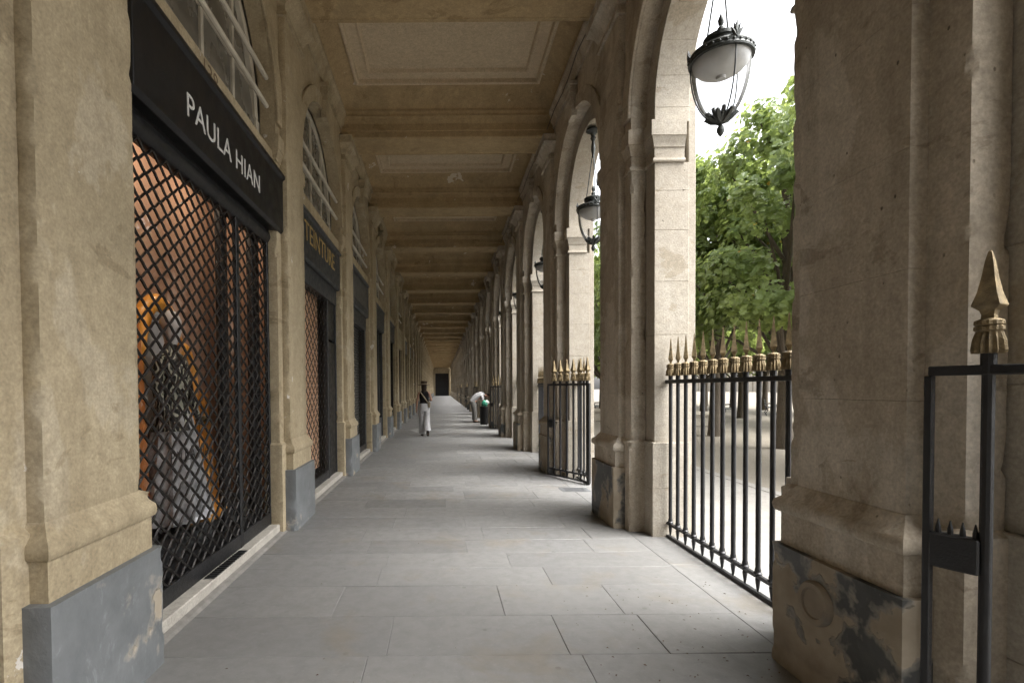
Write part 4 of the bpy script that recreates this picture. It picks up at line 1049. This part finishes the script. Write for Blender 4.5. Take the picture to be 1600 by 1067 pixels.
tm = MB(); tm.rings([ell(1.02, .165, .13, 0, .005), ell(1.12, .145, .115, 0, .01), ell(1.25, .155, .12, 0, .015), ell(1.36, .175, .125, 0, .015), ell(1.43, .165, .105, 0, .015), ell(1.475, .11, .085, 0, .02), ell(1.50, .07, .07, 0, .02)])
put('top', tm.mesh('top', 'blackcloth', smooth=70), w)
tr = MB()
tr.rings([ell(1.07, .155, .125, 0, 0), ell(1.0, .178, .145, 0, 0), ell(.90, .19, .155, 0, 0), ell(.82, .185, .15, 0, .0)])
for sx, pts in ((-1, [(.86, .105, .14, -.085, 0), (.70, .11, .13, -.082, .04), (.50, .11, .12, -.075, .07), (.30, .11, .12, -.07, .06), (.06, .115, .13, -.07, .04)]),
                (1, [(.86, .105, .14, .085, 0), (.70, .108, .13, .08, .0), (.50, .108, .12, .075, .0), (.34, .108, .12, .08, -.10), (.19, .108, .115, .09, -.22)])):
    tr.rings([ell(z, rx, ry, cx, cy_, 20, 0.06, z * 6) for z, rx, ry, cx, cy_ in pts])
put('trousers', tr.mesh('trousers', 'whitecloth', smooth=70), w)
put('hair', MB().rings([ell(1.46, .07, .04, 0, -.05), ell(1.54, .085, .06, 0, -.03), ell(1.62, .092, .105, 0, .0), ell(1.70, .09, .105, 0, .02), ell(1.77, .05, .06, 0, .02)]).mesh('hair', 'hair', smooth=70), w)
hat = put('hat', MB().lathe([(0.20, 0.0), (0.21, -0.012), (0.115, 0.012), (0.115, 0.02), (0.112, 0.09), (0.095, 0.125), (0.04, 0.12), (0.001, 0.115)], 24, (0, .025, 1.69), cap=False).mesh('hat', 'straw', smooth=50), w)
put('hat_band', MB().lathe([(0.117, 0.015), (0.117, 0.045)], 24, (0, .025, 1.69), cap=False).mesh('hat_band', 'band', smooth=50), hat)
put('strap', MB().tube([(-.14, -.09, 1.47), (-.02, -.125, 1.3), (.13, -.12, 1.08)], [.018, .02, .018], 6).mesh('strap', 'band', smooth=50), w)
put('bag', MB().box(.12, .20, -.15, .10, .93, 1.12).mesh('bag', 'band', bevel=0.02, seg=2), w)
for sx, fx, fy, fz, rx in ((-1, -.072, .09, .03, 0), (1, .10, -.23, .10, -65)):
    s = put('shoe', MB().rings([ell(-.03, .045, .13), ell(0.0, .046, .132), ell(.03, .036, .11)]).mesh('shoe', 'shoe', smooth=50), w, (fx, fy, fz)); s.rotation_euler = (R(rx), 0, 0)

# man bending over the bin, facing +x
mn = thing('person', (1.58, 24.2, 0.0), 'person in pale shirt and grey trousers bending over the black bin', 'person')
J = {'pelvis': ((-.10, 0, .98), (.15, .13)), 'belly': ((.06, 0, 1.15), (.14, .12)), 'chest': ((.28, 0, 1.28), (.16, .13)), 'neck': ((.45, 0, 1.30), .06), 'head': ((.57, 0, 1.27), (.085, .085)), 'crown': ((.65, 0, 1.22), (.075, .075)),
     'hipL': ((-.08, .10, .92), .10), 'kneeL': ((-.02, .11, .50), .065), 'ankleL': ((-.06, .12, .09), .042), 'toeL': ((.10, .14, .035), .035),
     'hipR': ((-.08, -.10, .92), .10), 'kneeR': ((.0, -.11, .50), .065), 'ankleR': ((.0, -.12, .09), .042), 'toeR': ((.16, -.14, .035), .035),
     'shoL': ((.33, .19, 1.26), .06), 'elbL': ((.36, .22, .98), .045), 'wriL': ((.44, .14, .80), .032), 'palmL': ((.47, .11, .75), .035),
     'shoR': ((.33, -.19, 1.26), .06), 'elbR': ((.34, -.22, .98), .045), 'wriR': ((.42, -.14, .82), .032), 'palmR': ((.45, -.11, .77), .035)}
fingers(J, 'L', (.47, .11, .75), (.4, -.3, -.8), (.6, .6, 0)); fingers(J, 'R', (.45, -.11, .77), (.4, .3, -.8), (.6, -.6, 0))
put('body', skin_mesh('body', J, body(J), 'skin'), mn)
def along(pts, mat, name, parent, n=16):
    m = MB(); rs = []
    ps = [Vector(p[0]) for p in pts]
    for i, (p, rx, ry) in enumerate(pts):
        d = (ps[min(i + 1, len(ps) - 1)] - ps[max(0, i - 1)]).normalized(); a = Vector((0, 1, 0)); b = d.cross(a).normalized()
        rs.append([Vector(p) + a * rx * math.cos(t) + b * ry * math.sin(t) for t in [2 * math.pi * k / n for k in range(n)]])
    m.rings(rs); return put(name, m.mesh(name, mat, smooth=70), parent)
along([((-.14, 0, .98), .17, .15), ((-.02, 0, 1.12), .185, .17), ((.12, 0, 1.24), .20, .17), ((.28, 0, 1.30), .22, .165), ((.38, 0, 1.31), .18, .13), ((.45, 0, 1.31), .08, .08)], 'greycloth', 'shirt', mn)
for sy in (-1, 1):
    along([((.31, sy * .17, 1.30), .07, .08), ((.335, sy * .205, 1.20), .075, .075), ((.345, sy * .215, 1.08), .07, .068)], 'greycloth', 'sleeve', mn, 12)
    along([((-.12, sy * .085, 1.0), .115, .15), ((-.07, sy * .10, .86), .115, .135), ((-.01 if sy < 0 else -.03, sy * .11, .50), .095, .10), ((0 if sy < 0 else -.05, sy * .12, .12), .085, .09)], 'trouser', 'trouser_leg', mn, 14)
    put('shoe', MB().rings([[(x_, y_, z_) for y_, x_, z_ in ell(z, rx, ry)] for z, rx, ry in ((0, .05, .15), (.04, .05, .15), (.075, .04, .11))]).mesh('shoe', 'shoe', smooth=50), mn, (.06 if sy > 0 else .10, sy * .13, 0.0))
put('hair', MB().lathe([(0.092, 0), (0.094, .04), (0.08, .075), (0.03, .10)], 14).mesh('hair', 'hair', smooth=60), mn, (.60, 0, 1.28)).rotation_euler = (0, R(30), 0)
bn = thing('waste_bin', (1.90, 22.95, 0.0), 'black upright waste bin beside the bending person', 'bin')
put('body', MB().rings([ell(z, r, r, 0, 0, 24) for z, r in ((0, .165), (.04, .175), (.72, .185), (.76, .195), (.79, .195))]).mesh('body', 'bin', smooth=40), bn)
put('rim', MB().lathe([(.195, .79), (.20, .80), (.19, .815), (.17, .80)], 24).mesh('rim', 'bin', smooth=40), bn)
bg2 = thing('plastic_bag', (1.93, 23.0, 0.80), 'green and white plastic bag held over the black bin', 'bag')
rb = random.Random(4)
def lump(c, r, mat, name, p):
    m = MB(); m.rings([[(c[0] + x * (1 + rb.uniform(-.15, .15)), c[1] + y * (1 + rb.uniform(-.15, .15)), c[2] + z) for x, y, z in ell(h, rr, rr, 0, 0, 12)] for h, rr in ((-r, r * .2), (-r * .7, r * .75), (0, r), (r * .6, r * .7), (r * 1.1, r * .2))])
    put(name, m.mesh(name, mat, smooth=50), p)
lump((0, 0, .12), .15, 'greenbag', 'green_part', bg2); lump((.10, .02, .18), .11, 'whitebag', 'white_part', bg2); lump((-.02, .0, .02), .10, 'whitebag', 'lower_part', bg2)
print('slabs', nsl, 'objects', len(bpy.data.objects))
